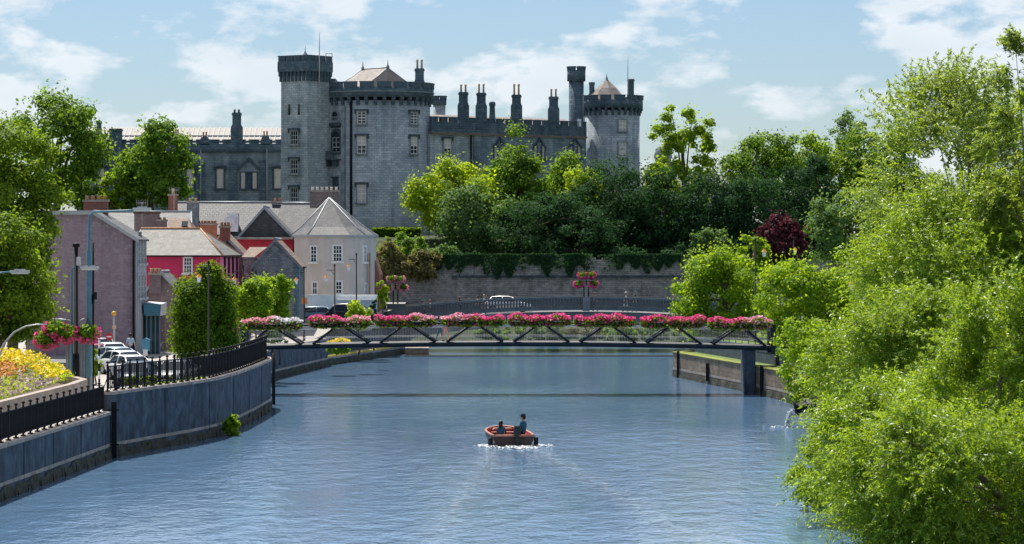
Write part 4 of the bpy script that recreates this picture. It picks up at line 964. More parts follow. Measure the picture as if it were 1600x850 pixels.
Y = 229.0
t = thing('shop_porch', 'small blue-grey glass porch with white canopy beside the brown house', 'porch', (XW(240, Y), Y, 1.5))
m_ = MB(); m_.box(XW(229, Y), XW(250, Y), Y, Y + 3, 1.4, ZW(494, Y)); put('glass_front', m_, 'glass_dark', t)
for px in (229.5, 236, 243, 249.5): m_ = MB(); m_.box(XW(px, Y) - .05, XW(px, Y) + .05, Y - .08, Y - .004, 1.5, ZW(494, Y)); put('mullion', m_, 'container_blue', t)
m_ = MB(); m_.prism([(XW(228, Y), ZW(493, Y)), (XW(252, Y), ZW(493, Y)), (XW(253, Y), ZW(475, Y)), (XW(226, Y), ZW(474, Y))], Y - .9, Y + 3); put('canopy', m_, 'teal_steel', t)
m_ = MB(); m_.add([(XW(252.2, Y), Y - .95, ZW(493, Y)), (XW(254, Y), Y - .95, ZW(475, Y)), (XW(226, Y), Y - .95, ZW(473, Y)), (XW(226, Y), Y + 3, ZW(472, Y)), (XW(254, Y), Y + 3, ZW(474, Y)), (XW(252.2, Y), Y + 3, ZW(493, Y))], [(1, 2, 3, 4), (0, 1, 4, 5)]); put('canopy_sheet', m_, 'sheet_metal', t)

Y = 245.0; o = (XW(344, Y), Y, 0)
t = thing('house', 'crimson red hip-roofed house with pale slates and one white window', 'house', (o[0], o[1], 1.5))
ze, zr = ZW(398, Y), ZW(357, 248.5)
hip(t, -7.2, 0, 0, 6.6, 1.4, ze, -7.0, -2.3, zr, 'crimson', 'slate_pale', rz=R(-7), o=o, sidewall='pink', ridge='terracotta')
window(t, Vector(o) + Vector((XW(293, Y) - o[0], .31, ZW(414.5, Y))), R(-7), .62, 1.15, 3, 4, surround='white_paint', sw=.07, sd=.06)
for dy in (1.2, 2.7, 4.2, 5.7):
    a = R(-7); m_ = MB(); m_.box(.0, .1, -.16, .16, ZW(436, Y), ZW(404, Y)); m_.box(.0, .16, -.3, .3, ZW(404, Y) + .003, ZW(402, Y)); put('pilaster', m_, 'black_iron', t, (o[0] + .07 * math.cos(a) - dy * math.sin(a), o[1] + .07 * math.sin(a) + dy * math.cos(a), 0), a)

Y = 236.0
t = thing('cottage', 'low grey cottage with brick chimney below the crimson house', 'cottage', (XW(255, Y), Y, 1.5))
gable(t, XW(226, Y), XW(282, Y), Y, Y + 5, 1.4, ZW(459, Y), XW(252, Y), ZW(427, Y), 'grey_brick', 'slate', zel=ZW(458, Y))
stack(t, XW(243, Y), Y - .1, ZW(458, Y), ZW(430, Y), .85, .7, 'grey_brick', 3, 'pot_buff', .35)

Y = 262.0
t = thing('house', 'slate-roofed house with broad mossy brick chimney behind the brown gable', 'house', (XW(215, Y), Y, 1.5))
hip(t, XW(140, Y), XW(296, Y), Y, Y + 7, 1.4, ZW(362, Y), XW(160, Y), XW(292, Y), ZW(331, Y + 3.5), 'grey_render', 'slate')
stack(t, XW(231, Y), Y - .6, ZW(362, Y), ZW(334, Y), 2.0, .8, 'grey_brick', 0, cap='soil'); stack(t, XW(255, Y), Y - .7, ZW(362, Y), ZW(346, Y), .7, .7, 'grey_brick', 2, 'terracotta', .18)
Y = 258.0
t = thing('house', 'small red-tiled roof with skylight between the chimneys', 'house', (XW(280, Y), Y, 1.5))
m_ = MB(); m_.box(XW(262, Y), XW(300, Y), Y, Y + 5, 1.4, ZW(359, Y)); put('wall', m_, 'grey_render', t)
m_ = MB(); x0, x1 = XW(260, Y), XW(301, Y); za, zb_ = ZW(360, Y), ZW(341, Y + 2.5)
m_.prism([(0, 0), (1, 0), (0, 1)], 0, 0.001) if False else m_.add([(x0, Y - .2, za), (x1, Y - .2, za), (x1 - .6, Y + 2.5, zb_), (x0, Y + 2.5, zb_), (x1, Y + 5.2, za), (x0, Y + 5.2, za)], [(0, 1, 2, 3), (3, 2, 4, 5), (1, 4, 2), (0, 3, 5)]); rf = put('roof', m_, 'tile_brown', t)
m_ = MB(); m_.obox(W(289, 352, Y + .6) + Vector((0, -.1, .1)), .5, .1, .7, 0, rx=R(-55)); put('skylight', m_, 'glass_dark', rf)

Y = 292.0
t = thing('terrace', 'long dark slate roof with red brick chimney below the castle wing', 'house', (XW(380, Y), Y, 2.5))
hip(t, XW(262, Y), XW(470, Y), Y, Y + 9, 1.4, ZW(366, Y), XW(262, Y), XW(470, Y), ZW(316, Y + 4.5), 'grey_render', 'slate_dark', ov=.2)
stack(t, XW(265, Y), Y + 3, ZW(345, Y), ZW(305, Y), .75, .9, 'red_brick', 1, 'pot_buff', .5)
stack(t, XW(299, Y), Y + 1.5, ZW(360, Y), ZW(317, Y), 1.05, .9, 'rubble', 2, 'pot_buff', .3); stack(t, XW(428, Y), Y + 4.5, ZW(335, Y), ZW(316, Y), .9, .8, 'rubble', 2, 'terracotta', .3)
m_ = MB(); m_.box(XW(355, Y), XW(372, Y), Y - .3, Y + 1.2, ZW(362, Y), ZW(333, Y)); m_.box(XW(351, Y), XW(368, Y), Y - .5, Y - .303, ZW(350, Y), ZW(340, Y)); put('roof_plant', m_, 'sheet_metal', t)
Y = 250.0
t = thing('chimney_block', 'bright orange brick chimney with a row of pots above the crimson house roof', 'chimney', (XW(325, 256), 256, 1.5))
m_ = MB(); m_.box(XW(302, 256), XW(352, 256), 255.2, 258, 1.4, ZW(376, 256)); put('party_wall', m_, 'grey_brick', t)
stack(t, XW(326, 256), 256, ZW(378, 256), ZW(352, 256), 1.3, .7, 'orange_brick', 5, 'terracotta', .22)
stack(t, XW(350, 256), 257, ZW(376, 256), ZW(356, 256), .8, .6, 'red_brick', 3, 'terracotta', .3)

Y = 257.0
t = thing('house', 'brown-grey slate terrace roof sloping right beside the crimson house', 'house', (XW(370, Y), Y, 1.5))
gable(t, XW(322, Y), XW(401, Y), Y, Y + 6, 1.4, ZW(420, Y), XW(346, Y), ZW(364, Y), 'grey_brick', 'tile_brown', zel=ZW(412, Y))
m_ = MB(); m_.box(XW(401, Y) + .003, XW(401, Y) + .05, Y, Y + 6, 1.4, ZW(420, Y)); put('side_wall', m_, 'white_render', t)
m_ = MB(); m_.box(XW(382, Y), XW(401, Y), Y - .06, Y - .003, 1.4, ZW(423, Y)); put('white_gable_strip', m_, 'white_render', t)
Y = 276.0
t = thing('house', 'red-walled house with black slate-hung gable, middle of the town roofs', 'house', (XW(420, Y), Y, 2))
gable(t, XW(372, Y), XW(458, Y), Y, Y + 5, 1.4, ZW(372, Y), XW(413, Y), ZW(325, Y), 'red_wall', 'slate', verge='lead')
m_ = MB(); m_.prism([(XW(374, Y), ZW(371, Y)), (XW(456, Y), ZW(371, Y)), (XW(413, Y), ZW(327, Y))], Y - .05, Y - .003); put('slate_hung_gable', m_, 'slate_dark', t)
m_ = MB(); m_.box(XW(372, Y), XW(458, Y), Y - .5, Y - .06, ZW(374, Y), ZW(370.5, Y)); put('gutter', m_, 'coping', t)
Y = 252.0
t = thing('house', 'rough grey stone gabled house beside the green shrubs', 'house', (XW(430, Y), Y, 1.5))
gable(t, XW(396, Y), XW(467, Y), Y, Y + 6, 1.4, ZW(415, Y), XW(430, Y), ZW(376, Y), 'rubble', 'tile_brown', verge='rubble')
m_ = MB(); m_.box(XW(378, Y), XW(396, Y) - .003, Y + 1, Y + 6, 1.4, ZW(402, Y)); put('lean_to', m_, 'rubble', t)
m_ = MB(); m_.add([(XW(376, Y), Y + .8, ZW(402, Y) + .02), (XW(396, Y), Y + .8, ZW(402, Y) + .02), (XW(412, Y), Y + 4, ZW(386, Y)), (XW(384, Y), Y + 4, ZW(386, Y))], [(0, 1, 2, 3)]); put('lean_to_roof', m_, 'tile_brown', t)
m_ = MB(); m_.tube([(XW(464, Y), Y - .1, 1.5), (XW(464, Y), Y - .1, ZW(416, Y))], .07, 8); put('drainpipe', m_, 'teal_steel', t)

# pale house with bowed front and hipped roof
Y = 270.0; k = Y / F
t = thing('house', 'pale beige house with bowed front and big hipped slate roof near the bridge', 'house', (XW(522, Y), Y, 2.5))
fp = [(XW(459, Y + 2), Y + 2.6), (XW(483, Y), Y + .3), (XW(506, Y - .6), Y - .6), (XW(545, Y - .6), Y - .6), (XW(568, Y), Y + .3), (XW(583, Y + 2), Y + 2.6), (XW(583, Y + 2), Y + 8), (XW(459, Y + 2), Y + 8)]
ze = ZW(366, Y); za = ZW(309, Y + 3)
m_ = MB(); m_.vprism(fp, 1.4, ze); put('wall', m_, 'beige_render', t)
ap = Vector((XW(514, Y + 3), Y + 3.2, za)); cen = Vector((XW(521, Y), Y + 3, 0))
ev = [Vector((cen.x + (x - cen.x) * 1.06, cen.y + (y - cen.y) * 1.09, ze - .05)) for x, y in fp]
mid = [v.lerp(ap, .25) + Vector((0, 0, -.14)) for v in ev]
m_ = MB()
for i in range(8):
    j = (i + 1) % 8; m_.poly([ev[i], ev[j], mid[j], mid[i]]); m_.poly([mid[i], mid[j], ap])
rf = put('roof', m_, 'slate', t)
m_ = MB(); m_.vprism([(v.x, v.y) for v in ev], ze - .2, ze - .055); put('eaves', m_, 'grey_paint', t)
m_ = MB()
for i in (0, 1, 4, 5): m_.tube([ev[i], mid[i], ap], .07, 6)
put('hip_lead', m_, 'lead', rf)
def facewin(i, f, zc, w, h, nx, ny, **kw):
    a, b = Vector(fp[i]), Vector(fp[i + 1]); q = a.lerp(b, f); rz = math.atan2(b.y - a.y, b.x - a.x); window(t, (q.x, q.y, zc), rz, w, h, nx, ny, surround='white_paint', sw=.09, sd=.06, **kw)
facewin(1, .32, ZW(397, Y), .62, 1.32, 2, 4); facewin(2, .55, ZW(396, Y), .72, 1.32, 3, 4); facewin(4, .15 if False else .0 + .1, ZW(397, Y), .5, 1.32, 2, 4)
facewin(1, .4, ZW(450, Y), .5, 1.0, 2, 2); facewin(2, .6, ZW(449, Y), .5, 1.0, 2, 3); facewin(4, .2, ZW(452, Y), .5, .9, 2, 2)
m_ = MB(); m_.box(XW(575, Y), XW(578, Y), Y + 1.0, Y + 1.2, 2.5, ZW(395, Y)); put('drainpipe', m_, 'terracotta', t)
stack(t, XW(507, 281), 281, ZW(325, 281), ZW(300, 281), 2.5, .8, 'grey_brick', 6, 'pot_white', .28)
Y = 281.0
t = thing('house', 'grey slate roofed rear range joining the pale bow-fronted house', 'house', (XW(470, Y), Y, 2.5))
hip(t, XW(430, Y), XW(522, Y), Y, Y + 7, 1.4, ZW(366, Y), XW(436, Y), XW(510, Y), ZW(317.5, Y + 3.5), 'red_wall', 'slate')

Y = 262.0
t = thing('hoarding', 'long white painted boarding in front of the pale bow-fronted house', 'hoarding', (XW(528, Y), Y, 3.0))
for i in range(6):
    a, b = XW(466 + i * 20.6, Y), XW(466 + (i + 1) * 20.6, Y); m_ = MB(); m_.box(a + .01, b - .01, Y - .05 - .01 * (i % 2), Y + .03, 2.6, ZW(462, Y)); put('board', m_, 'hoarding_white', t)
m_ = MB(); m_.box(XW(466, Y), XW(590, Y), Y - .1, Y + .06, ZW(462, Y) + .003, ZW(460.5, Y)); put('top_rail', m_, 'white_paint', t)
m_ = MB(); m_.box(XW(528, Y), XW(590, Y), Y - 1.2, Y - .1, ZW(469, Y), ZW(467, Y)); put('canopy_strip', m_, 'white_paint', t)
t = thing('garden_wall', 'old brick boundary wall right of the pale bow-fronted house', 'wall', (XW(595, 275), 275, 3))
m_ = MB(); m_.prism([(XW(584, 275), 2), (XW(592, 275), 2), (XW(592, 275), ZW(430, 275)), (XW(584, 275), ZW(402, 275))], 275, 283); put('wall_body', m_, 'red_brick', t)

for lab, px, yb, yt, Y in (('thin television aerial above the red brick chimney', 272, 330, 296, 293), ('thin television aerial beside the broad mossy chimney', 222, 352, 316, 261), ('thin television aerial near the orange brick chimney', 333, 372, 334, 256.5)):
    c = W(px, yt, Y); t = thing('aerial', lab, 'aerial', (c.x, Y, ZW(yb, Y))); m_ = MB(); m_.tube([(c.x, Y, ZW(yb, Y)), c], .025, 5); put('mast', m_, 'galvanised', t)
    m_ = MB(); m_.tube([c + Vector((-.5, .1, -.05)), c + Vector((.5, -.1, -.05))], .018, 4)
    for i in range(6): m_.tube([c + Vector((-.45 + .18 * i, .1 - .04 * i, -.3)), c + Vector((-.45 + .18 * i, .1 - .04 * i, .2))], .012, 4)
    put('antenna', m_, 'galvanised', t)
# ------------------------------------------------------------------ road bridge with balustrade
t = thing('road_bridge', 'arched stone road bridge with balustrade behind the flower footbridge', 'bridge', (5, 284, 0))
def ztop(x): return 4.80 - 0.0036 * (x - 6.0) ** 2
XS = [-17.5 + i * 0.75 for i in range(59)]
m_ = MB()
def soff(x):
    u = (x - 5.8) / 15.6
    return -1.0 if abs(u) > 1 else 0.5 + 1.75 * math.sqrt(max(0, 1 - u * u))
for a, b in zip(XS[:-1], XS[1:]):
    za0, zb0, za1, zb1 = soff(a), soff(b), ztop(a) - 1.31, ztop(b) - 1.31
    m_.quad((a, 280.2, za0), (b, 280.2, zb0), (b, 280.2, zb1), (a, 280.2, za1)); m_.quad((a, 288, za0), (a, 288, za1), (b, 288, zb1), (b, 288, zb0)); m_.quad((a, 280.2, za0), (a, 288, za0), (b, 288, zb0), (b, 280.2, zb0))
put('arch_span', m_, 'bridge_stone', t)
m_ = MB()
for a, b in zip(XS[:-1], XS[1:]): m_.quad((a, 280.2, ztop(a) - 1.306), (b, 280.2, ztop(b) - 1.306), (b, 288, ztop(b) - 1.306), (a, 288, ztop(a) - 1.306))
put('carriageway', m_, 'asphalt', t)
for nm, y0, y1, d0, d1 in (('parapet_coping', 279.9, 280.35, .19, 0.0), ('parapet_plinth', 279.95, 280.3, .96, .80), ('string_course', 279.85, 280.197, 1.18, .963), ('rear_coping', 287.7, 288.1, .19, 0), ('rear_parapet', 287.7, 287.99, 1.3, .193)):
    m_ = MB()
    for a, b in zip(XS[:-1], XS[1:]):
        z00, z01, z10, z11 = ztop(a) - d0, ztop(a) - d1, ztop(b) - d0, ztop(b) - d1
        m_.add([(a, y0, z00), (b, y0, z10), (b, y1, z10), (a, y1, z00), (a, y0, z01), (b, y0, z11), (b, y1, z11), (a, y1, z01)], [(0, 3, 2, 1), (4, 5, 6, 7), (0, 1, 5, 4), (2, 3, 7, 6)])
    put(nm, m_, 'bridge_concrete', t)
bm_ = MB(); bm_.lathe([(.10, 0), (.075, .08), (.125, .25), (.085, .42), (.07, .5), (.10, .60)], n=8); bm_ = bm_.mesh('baluster')
x = -8.6
while x < 24: put('baluster', bm_, 'bridge_concrete', t, (x, 280.12, ztop(x) - .797)); x += .265
for x in (-10.2, 6.5, 24.5):
    m_ = MB(); w_ = .75 if x < 0 else .3; m_.box(x - w_, x + w_, 279.7, 280.6, -1 if x != 6.5 else ztop(x) - 1.25, ztop(x) + (.16 if x < 0 else -.004)); m_.box(x - w_ - .12, x + w_ + .12, 279.58, 280.72, ztop(x) + .163, ztop(x) + .34) if x < 0 else None; put('pier', m_, 'bridge_stone', t)
m_ = MB(); m_.box(-17.4, -11.0, 279.9, 280.4, 2.6, 4.35); put('approach_wall', m_, 'bridge_stone', t)

# ------------------------------------------------------------------ footbridge
FY = 199.0; kF = FY / F
t = thing('footbridge', 'dark steel truss footbridge carrying flower boxes across the river', 'footbridge', (0, FY, 2.9))
def fz(x, base): return base + 0.27 * (1 - ((x + 0.2) / 16.8) ** 2)
xa, xb = XW(380, FY), XW(1208, FY)
fx = [xa + (xb - xa) * i / 32 for i in range(33)]
apex = [XW(p, FY) for p in (425, 531, 636, 742, 846, 950, 1052, 1157)]
nodes = [XW(p, FY) for p in (380, 480, 585, 689, 794, 898, 1002, 1105, 1205)]
for yy in (FY, FY + 2.6):
    m_ = MB(); m_.tube([(x, yy, fz(x, 2.86)) for x in fx], .16, 10); put('bottom_chord', m_, 'bridge_steel', t)
    m_ = MB(); m_.tube([(x, yy, fz(x, 4.02)) for x in fx], .055, 8); put('top_chord', m_, 'rail_steel', t)
    m_ = MB(); m_.tube([(x, yy, fz(x, 4.17)) for x in fx], .06, 8); put('handrail', m_, 'bridge_steel', t)
    m_ = MB()
    for zz in (3.35, 3.92): m_.tube([(x, yy + .06, fz(x, zz - .0)) for x in fx], .012, 5)
    put('mesh_rail', m_, 'rail_steel', t)
    m_ = MB(); x = xa
    while x < xb: m_.tube([(x, yy + .06, fz(x, 3.1)), (x, yy + .06, fz(x, 3.98))], .004, 3, caps=False); x += .1
    w_ = put('wire_infill', m_, 'rail_steel', t); w_['kind'] = 'stuff'
    for i, ax in enumerate(apex):
        for nx_, s in ((nodes[i], -1), (nodes[i + 1], 1)):
            m_ = MB(); m_.tube([(nx_ - s * .3, yy, fz(nx_, 2.95)), (ax + s * .3, yy, fz(ax, 4.0))], .075, 8); put('diagonal', m_, 'bridge_steel', t)
    for x in (xa, xb): m_ = MB(); m_.box(x - .16, x + .16, yy - .16, yy + .16, 2.5, 4.35); put('end_post', m_, 'bridge_steel', t)
m_ = MB()
for a, b in zip(fx[:-1], fx[1:]): m_.add([(a, FY + .17, fz(a, 2.97)), (b, FY + .17, fz(b, 2.97)), (b, FY + 2.43, fz(b, 2.97)), (a, FY + 2.43, fz(a, 2.97)), (a, FY + .17, fz(a, 2.85)), (b, FY + .17, fz(b, 2.85)), (b, FY + 2.43, fz(b, 2.85)), (a, FY + 2.43, fz(a, 2.85))], [(0, 1, 2, 3), (4, 7, 6, 5), (0, 4, 5, 1)])
put('deck', m_, 'deck_boards', t)
m_ = MB()
for x in [xa + 1.05 * i for i in range(32)]: m_.box(x - .05, x + .05, FY + .17, FY + 2.43, fz(x, 2.7), fz(x, 2.845))
put('cross_beams', m_, 'bridge_steel', t)['kind'] = 'stuff'
m_ = MB(); m_.box(XW(1160, 201), XW(1177, 201), 199.2, 202.5, -1.5, 2.8); put('pier', m_, 'river_concrete', t)
m_ = MB(); m_.box(XW(372, FY) - 1.2, XW(392, FY), FY - 1, FY + 3.5, 1.3, 2.72); put('abutment', m_, 'river_concrete', t)
m_ = MB(); m_.tube([(XW(427, 186), 186.3, -.5), (XW(427, 186), 186.3, 3.0)], .1, 8); put('service_pipe', m_, 'black_iron', t)

def leafblock(name, parent, x0, x1, y, z0, z1, d, n, size, mat, world=True, up=0.5):
    P = np.column_stack([rng.uniform(x0, x1, n), y + rng.normal(0, d, n), rng.uniform(z0, z1, n)])
    e = np.minimum(P[:, 0] - x0, x1 - P[:, 0]) / 0.35; zc = (z0 + z1) / 2
    P[:, 2] = zc + (P[:, 2] - zc) * np.clip(0.45 + .55 * e, .3, 1) + (0.06 * np.sin(P[:, 0] * 5.0) + 0.07 * np.sin(P[:, 0] * 2.1 + 1.3)) * (P[:, 2] > zc)
    Nn = np.array([0, -.4, up]) + 0.7 * rng.normal(size=(n, 3)); L = size * (.6 + .8 * rng.random(n))
    o = put(name, leafmesh(name, P, Nn, L * .5, L * .42, mat), mat, parent); o['kind'] = 'stuff'; return o
boxes = [(376, 475), (481, 580), (584, 683), (687, 791), (792, 893), (895, 994), (999, 1103), (1104, 1207)]
blm = [('bloom_mixed', 'bloom_white'), ('bloom_pink', 'bloom_mixed'), ('bloom_pink', 'bloom_mixed'), ('bloom_mixed', 'bloom_pink'), ('bloom_pink', 'bloom_pink'), ('bloom_pink', 'bloom_pink'), ('bloom_pink', 'bloom_pink'), ('bloom_pink', 'bloom_mixed')]
bl_lab = ['pale pink and white flower box at the left end of the footbridge', 'pink and white flower box, second from the left on the footbridge', 'pink flower box with white patch, third from left on the footbridge', 'mottled pink and white flower box, fourth from left on the footbridge',
          'deep pink flower box just right of the footbridge centre, fifth from left', 'solid magenta flower box, third from the right on the footbridge', 'bright pink flower box, second from the right on the footbridge', 'magenta flower box at the right end of the footbridge by the trees']
for i, (a, b) in enumerate(boxes):
    x0, x1 = XW(a, FY), XW(b, FY); xm = (x0 + x1) / 2; zb = fz(xm, 4.25)
    f = thing('flower_box', bl_lab[i], 'flower box', (xm, FY - .2, zb), group='flower boxes along the footbridge rail')
    m_ = MB(); m_.box(x0 + .25, x1 - .25, FY - .38, FY - .06, zb - .22, zb + .02); m_.box(x0 + .6, x0 + .68, FY - .3, FY + .1, zb - .26, zb - .222); m_.box(x1 - .68, x1 - .6, FY - .3, FY + .1, zb - .26, zb - .222); put('trough', m_, 'black_iron', f)
    leafblock('foliage', f, x0 + .08, x1 - .08, FY - .22, zb - .30, zb + .28, .16, 1400, .16, 'leaf_mid')
    xs_ = x0 + (x1 - x0) * (.55 if i != 3 else .4)
    leafblock('blooms', f, x0 + .05, xs_ + .2, FY - .26, zb + .10, zb + .47, .2, 400, .14, blm[i][0], up=.7)
    leafblock('blooms', f, xs_ - .2, x1 - .05, FY - .26, zb + .10, zb + .47, .2, 340, .14, blm[i][1], up=.7)
    leafblock('blooms', f, x0 + .1, x1 - .1, FY - .45, zb - .3, zb + .15, .06, 70, .13, blm[i][i % 2], up=.2)
# ------------------------------------------------------------------ people
def body_mesh(pose, height=1.72, turn=0.0):
    """one continuous skinned figure facing local -Y; returns mesh and list of (segment, region)"""
    sit = pose == 'sit'; dz = -0.50 if sit else 0.0
    J = {'pel': ((0, 0, .96 + dz), (.165, .12), None, 'leg'), 'wai': ((0, .01, 1.10 + dz), (.145, .105), 'pel', 'top'), 'che': ((0, .015, 1.30 + dz), (.175, .12), 'wai', 'top'),
         'nk0': ((0, .01, 1.45 + dz), (.065, .06), 'che', 'top'), 'nk1': ((0, 0, 1.52 + dz), (.055, .055), 'nk0', 'skin'), 'hd0': ((0, -.02, 1.60 + dz), (.078, .092), 'nk1', 'skin'), 'hd1': ((0, -.012, 1.68 + dz), (.076, .09), 'hd0', 'skin'), 'hd2': ((0, 0, 1.735 + dz), (.045, .05), 'hd1', 'skin')}
    for s, n in ((1, 'l'), (-1, 'r')):
        J['sh' + n] = ((s * .17, .01, 1.41 + dz), (.062, .06), 'che', 'top')
        if sit:
            J['el' + n] = ((s * .25, -.04, 1.15 + dz), (.048, .046), 'sh' + n, 'top'); J['wr' + n] = ((s * .17, -.27, 1.03 + dz), (.032, .028), 'el' + n, 'skin'); J['ha' + n] = ((s * .15, -.35, 1.01 + dz), (.03, .036), 'wr' + n, 'skin')
            J['hi' + n] = ((s * .10, -.05, .93 + dz), (.095, .095), 'pel', 'leg'); J['kn' + n] = ((s * .12, -.44, .96 + dz), (.065, .065), 'hi' + n, 'leg'); J['an' + n] = ((s * .12, -.42, .55 + dz), (.042, .042), 'kn' + n, 'leg'); J['to' + n] = ((s * .13, -.58, .51 + dz), (.04, .032), 'an' + n, 'shoe')
        else:
            st = .16 * s if pose == 'walk' else 0.0
            J['el' + n] = ((s * .235, .03 + st * .3, 1.14), (.047, .045), 'sh' + n, 'top'); J['wr' + n] = ((s * .25, -.06 + st, .90), (.031, .028), 'el' + n, 'skin'); J['ha' + n] = ((s * .25, -.09 + st, .81), (.022, .036), 'wr' + n, 'skin')
            J['hi' + n] = ((s * .095, 0, .90), (.095, .095), 'pel', 'leg'); J['kn' + n] = ((s * .10, -.02 - st, .50), (.062, .064), 'hi' + n, 'leg'); J['an' + n] = ((s * .10, .03 - st * 1.3, .10), (.042, .044), 'kn' + n, 'leg'); J['to' + n] = ((s * .115, -.13 - st * 1.3, .045), (.042, .033), 'an' + n, 'shoe')
    names = list(J); idx = {n: i for i, n in enumerate(names)}
    me = bpy.data.meshes.new('skeleton'); me.from_pydata([J[n][0] for n in names], [(idx[J[n][2]], idx[n]) for n in names if J[n][2]], [])
    ob = bpy.data.objects.new('skeleton', me); COL.objects.link(ob)
    ob.modifiers.new('skin', 'SKIN'); sub = ob.modifiers.new('sub', 'SUBSURF'); sub.levels = 1; sub.render_levels = 1
    for n in names:
        sv = me.skin_vertices[0].data[idx[n]]; sv.radius = J[n][1]; sv.use_root = n == 'pel'
    dg = bpy.context.evaluated_depsgraph_get(); ev = ob.evaluated_get(dg); out = bpy.data.meshes.new_from_object(ev)
    bpy.data.objects.remove(ob)
    segs = [(Vector(J[J[n][2]][0]), Vector(J[n][0]), J[n][3]) for n in names if J[n][2]]
    return out, segs, J, dz
PCACHE = {}
def person(label, loc, rz, pose='stand', top='white', legs='jeans', hair='hair_dark', cap=None, long_hair=False, scale=1.0, group=None):
    if pose not in PCACHE: PCACHE[pose] = body_mesh(pose)
    src, segs, J, dz = PCACHE[pose]
    bm = bmesh.new(); bm.from_mesh(src)
    order = ['skin', 'top', 'leg', 'shoe']
    for f in bm.faces:
        c = f.calc_center_median(); best = None
        for a, b, rg in segs:
            ab = b - a; u = max(0, min(1, (c - a).dot(ab) / ab.length_squared)); dd = (c - (a + ab * u)).length
            if best is None or dd < best[0]: best = (dd, rg)
        f.material_index = order.index(best[1]); f.smooth = True
    # fingers, thumb, nose, ears grow out of the same mesh
    x = MB()
    for n, s in (('l', 1), ('r', -1)):
        w_, h_ = Vector(J['wr' + n][0]), Vector(J['ha' + n][0]); d = (h_ - w_).normalized(); sd_ = Vector((0, 0, 1)).cross(d) if pose == 'sit' else Vector((0, -1, 0)); sd_.normalize(); cu = d.cross(sd_)
        for i in range(4):
            b0 = h_ + sd_ * (-.027 + .018 * i); L = (.07, .082, .078, .06)[i]; x.tube([b0, b0 + d * L * .55, b0 + d * L * .9 + cu * .015 * s], [.0095, .009, .007], 5)
        b0 = w_.lerp(h_, .5) + sd_ * -.02; x.tube([b0, b0 - sd_ * .03 + d * .03, b0 - sd_ * .035 + d * .065], [.012, .011, .008], 5)
    hc = Vector((0, -.02, 1.62 + dz)); x.tube([hc + Vector((0, -.085, .04)), hc + Vector((0, -.112, -.012)), hc + Vector((0, -.09, -.02))], [.01, .017, .012], 5)
    for s in (-1, 1): x.tube([hc + Vector((s * .074, .02, .02)), hc + Vector((s * .092, .028, 0)), hc + Vector((s * .078, .02, -.03))], [.012, .018, .008], 5)
    o0 = len(bm.verts); vs = [bm.verts.new(v) for v in x.v]
    for f in x.f:
        try: bm.faces.new([vs[i] for i in f])
        except ValueError: pass
    me = bpy.data.meshes.new('body'); bm.to_mesh(me); bm.free()
    t = thing('person', label, 'person', loc, rz, group); t.scale = (scale,) * 3
    put('body', me, ['skin', 'cloth_' + top, 'cloth_' + legs, 'shoe'], t, local=True)
    h = MB(); hz = 1.64 + dz; prof = [(.094, -.01), (.1, .04), (.09, .085), (.055, .118), (.01, .13)]
    h.lathe(prof, (0, .018, hz), 14)
    if long_hair: h.lathe([(.06, -.26), (.092, -.16), (.1, -.04), (.096, .0)], (0, .05, hz), 12)
    else: h.lathe([(.05, -.1), (.085, -.06), (.094, -.01)], (0, .035, hz), 12)
    put('hair', h, hair, t, local=True)
    if cap:
        h = MB(); h.lathe([(.104, .035), (.106, .07), (.092, .11), (.05, .14), (.01, .146)], (0, .005, hz), 14); h.vprism([(-.08, -.09), (.08, -.09), (.06, -.18), (-.06, -.18)], hz + .035, hz + .048); put('cap', h, cap, t, local=True)
    e = MB()
    for s in (-1, 1): e.lathe([(.002, -.008), (.009, 0), (.002, .008)], (s * .032, -.104, hz + .0), 6)
    e.box(-.022, .022, -.108, -.098, hz - .082, hz - .076); put('eyes_and_mouth', e, 'hair_dark', t, local=True)
    return t

# ------------------------------------------------------------------ motor boat with two people
BX, BY = XW(803, 147), 147.0; BR = R(7)
boat = thing('motor_boat', 'small open motor boat with red interior and dark hull on the river', 'boat', (BX, BY, 0), BR)
st = [(0.0, .93, .50, -.18), (.6, .98, .50, -.22), (1.5, 1.0, .52, -.25), (2.5, 1.0, .53, -.25), (3.4, .95, .56, -.22), (4.1, .78, .60, -.12), (4.6, .5, .63, .05), (4.82, .25, .65, .25), (4.9, .05, .66, .45)]
def sect(s, inn=0.0):
    y, w_, zt, zk = s; w_ = max(.02, w_ - inn); return [(-w_, y, zt), (-w_ * .97, y, zt - .22), (-w_ * .82, y, zk + .22), (-w_ * .45, y, zk + .05), (0, y, zk), (w_ * .45, y, zk + .05), (w_ * .82, y, zk + .22), (w_ * .97, y, zt - .22), (w_, y, zt)]
def loft(mb, secs, flip=False):
    o = len(mb.v); n = len(secs[0])
    for s in secs: mb.v += s
    for i in range(len(secs) - 1):
        for k_ in range(n - 1):
            q = [o + i * n + k_, o + i * n + k_ + 1, o + (i + 1) * n + k_ + 1, o + (i + 1) * n + k_]; mb.f.append(q[::-1] if flip else q); mb.m.append(0); mb.smooth.append(True)
m_ = MB(); loft(m_, [sect(s) for s in st]); m_.poly(sect(st[0])); put('hull', m_, 'hull_dark', boat, local=True)
m_ = MB(); sti = [(max(.08, y), w_, zt - .01, max(.12, zk + .3)) for y, w_, zt, zk in st[:-1]]
loft(m_, [[(-w_ + .09, y, zt), (-w_ * .8 + .04, y, zf), (w_ * .8 - .04, y, zf), (w_ - .09, y, zt)] if w_ > .2 else [(-.05, y, zt), (-.03, y, zt - .1), (.03, y, zt - .1), (.05, y, zt)] for y, w_, zt, zf in sti], True); put('inner_lining', m_, 'hull_red', boat, local=True)
m_ = MB()
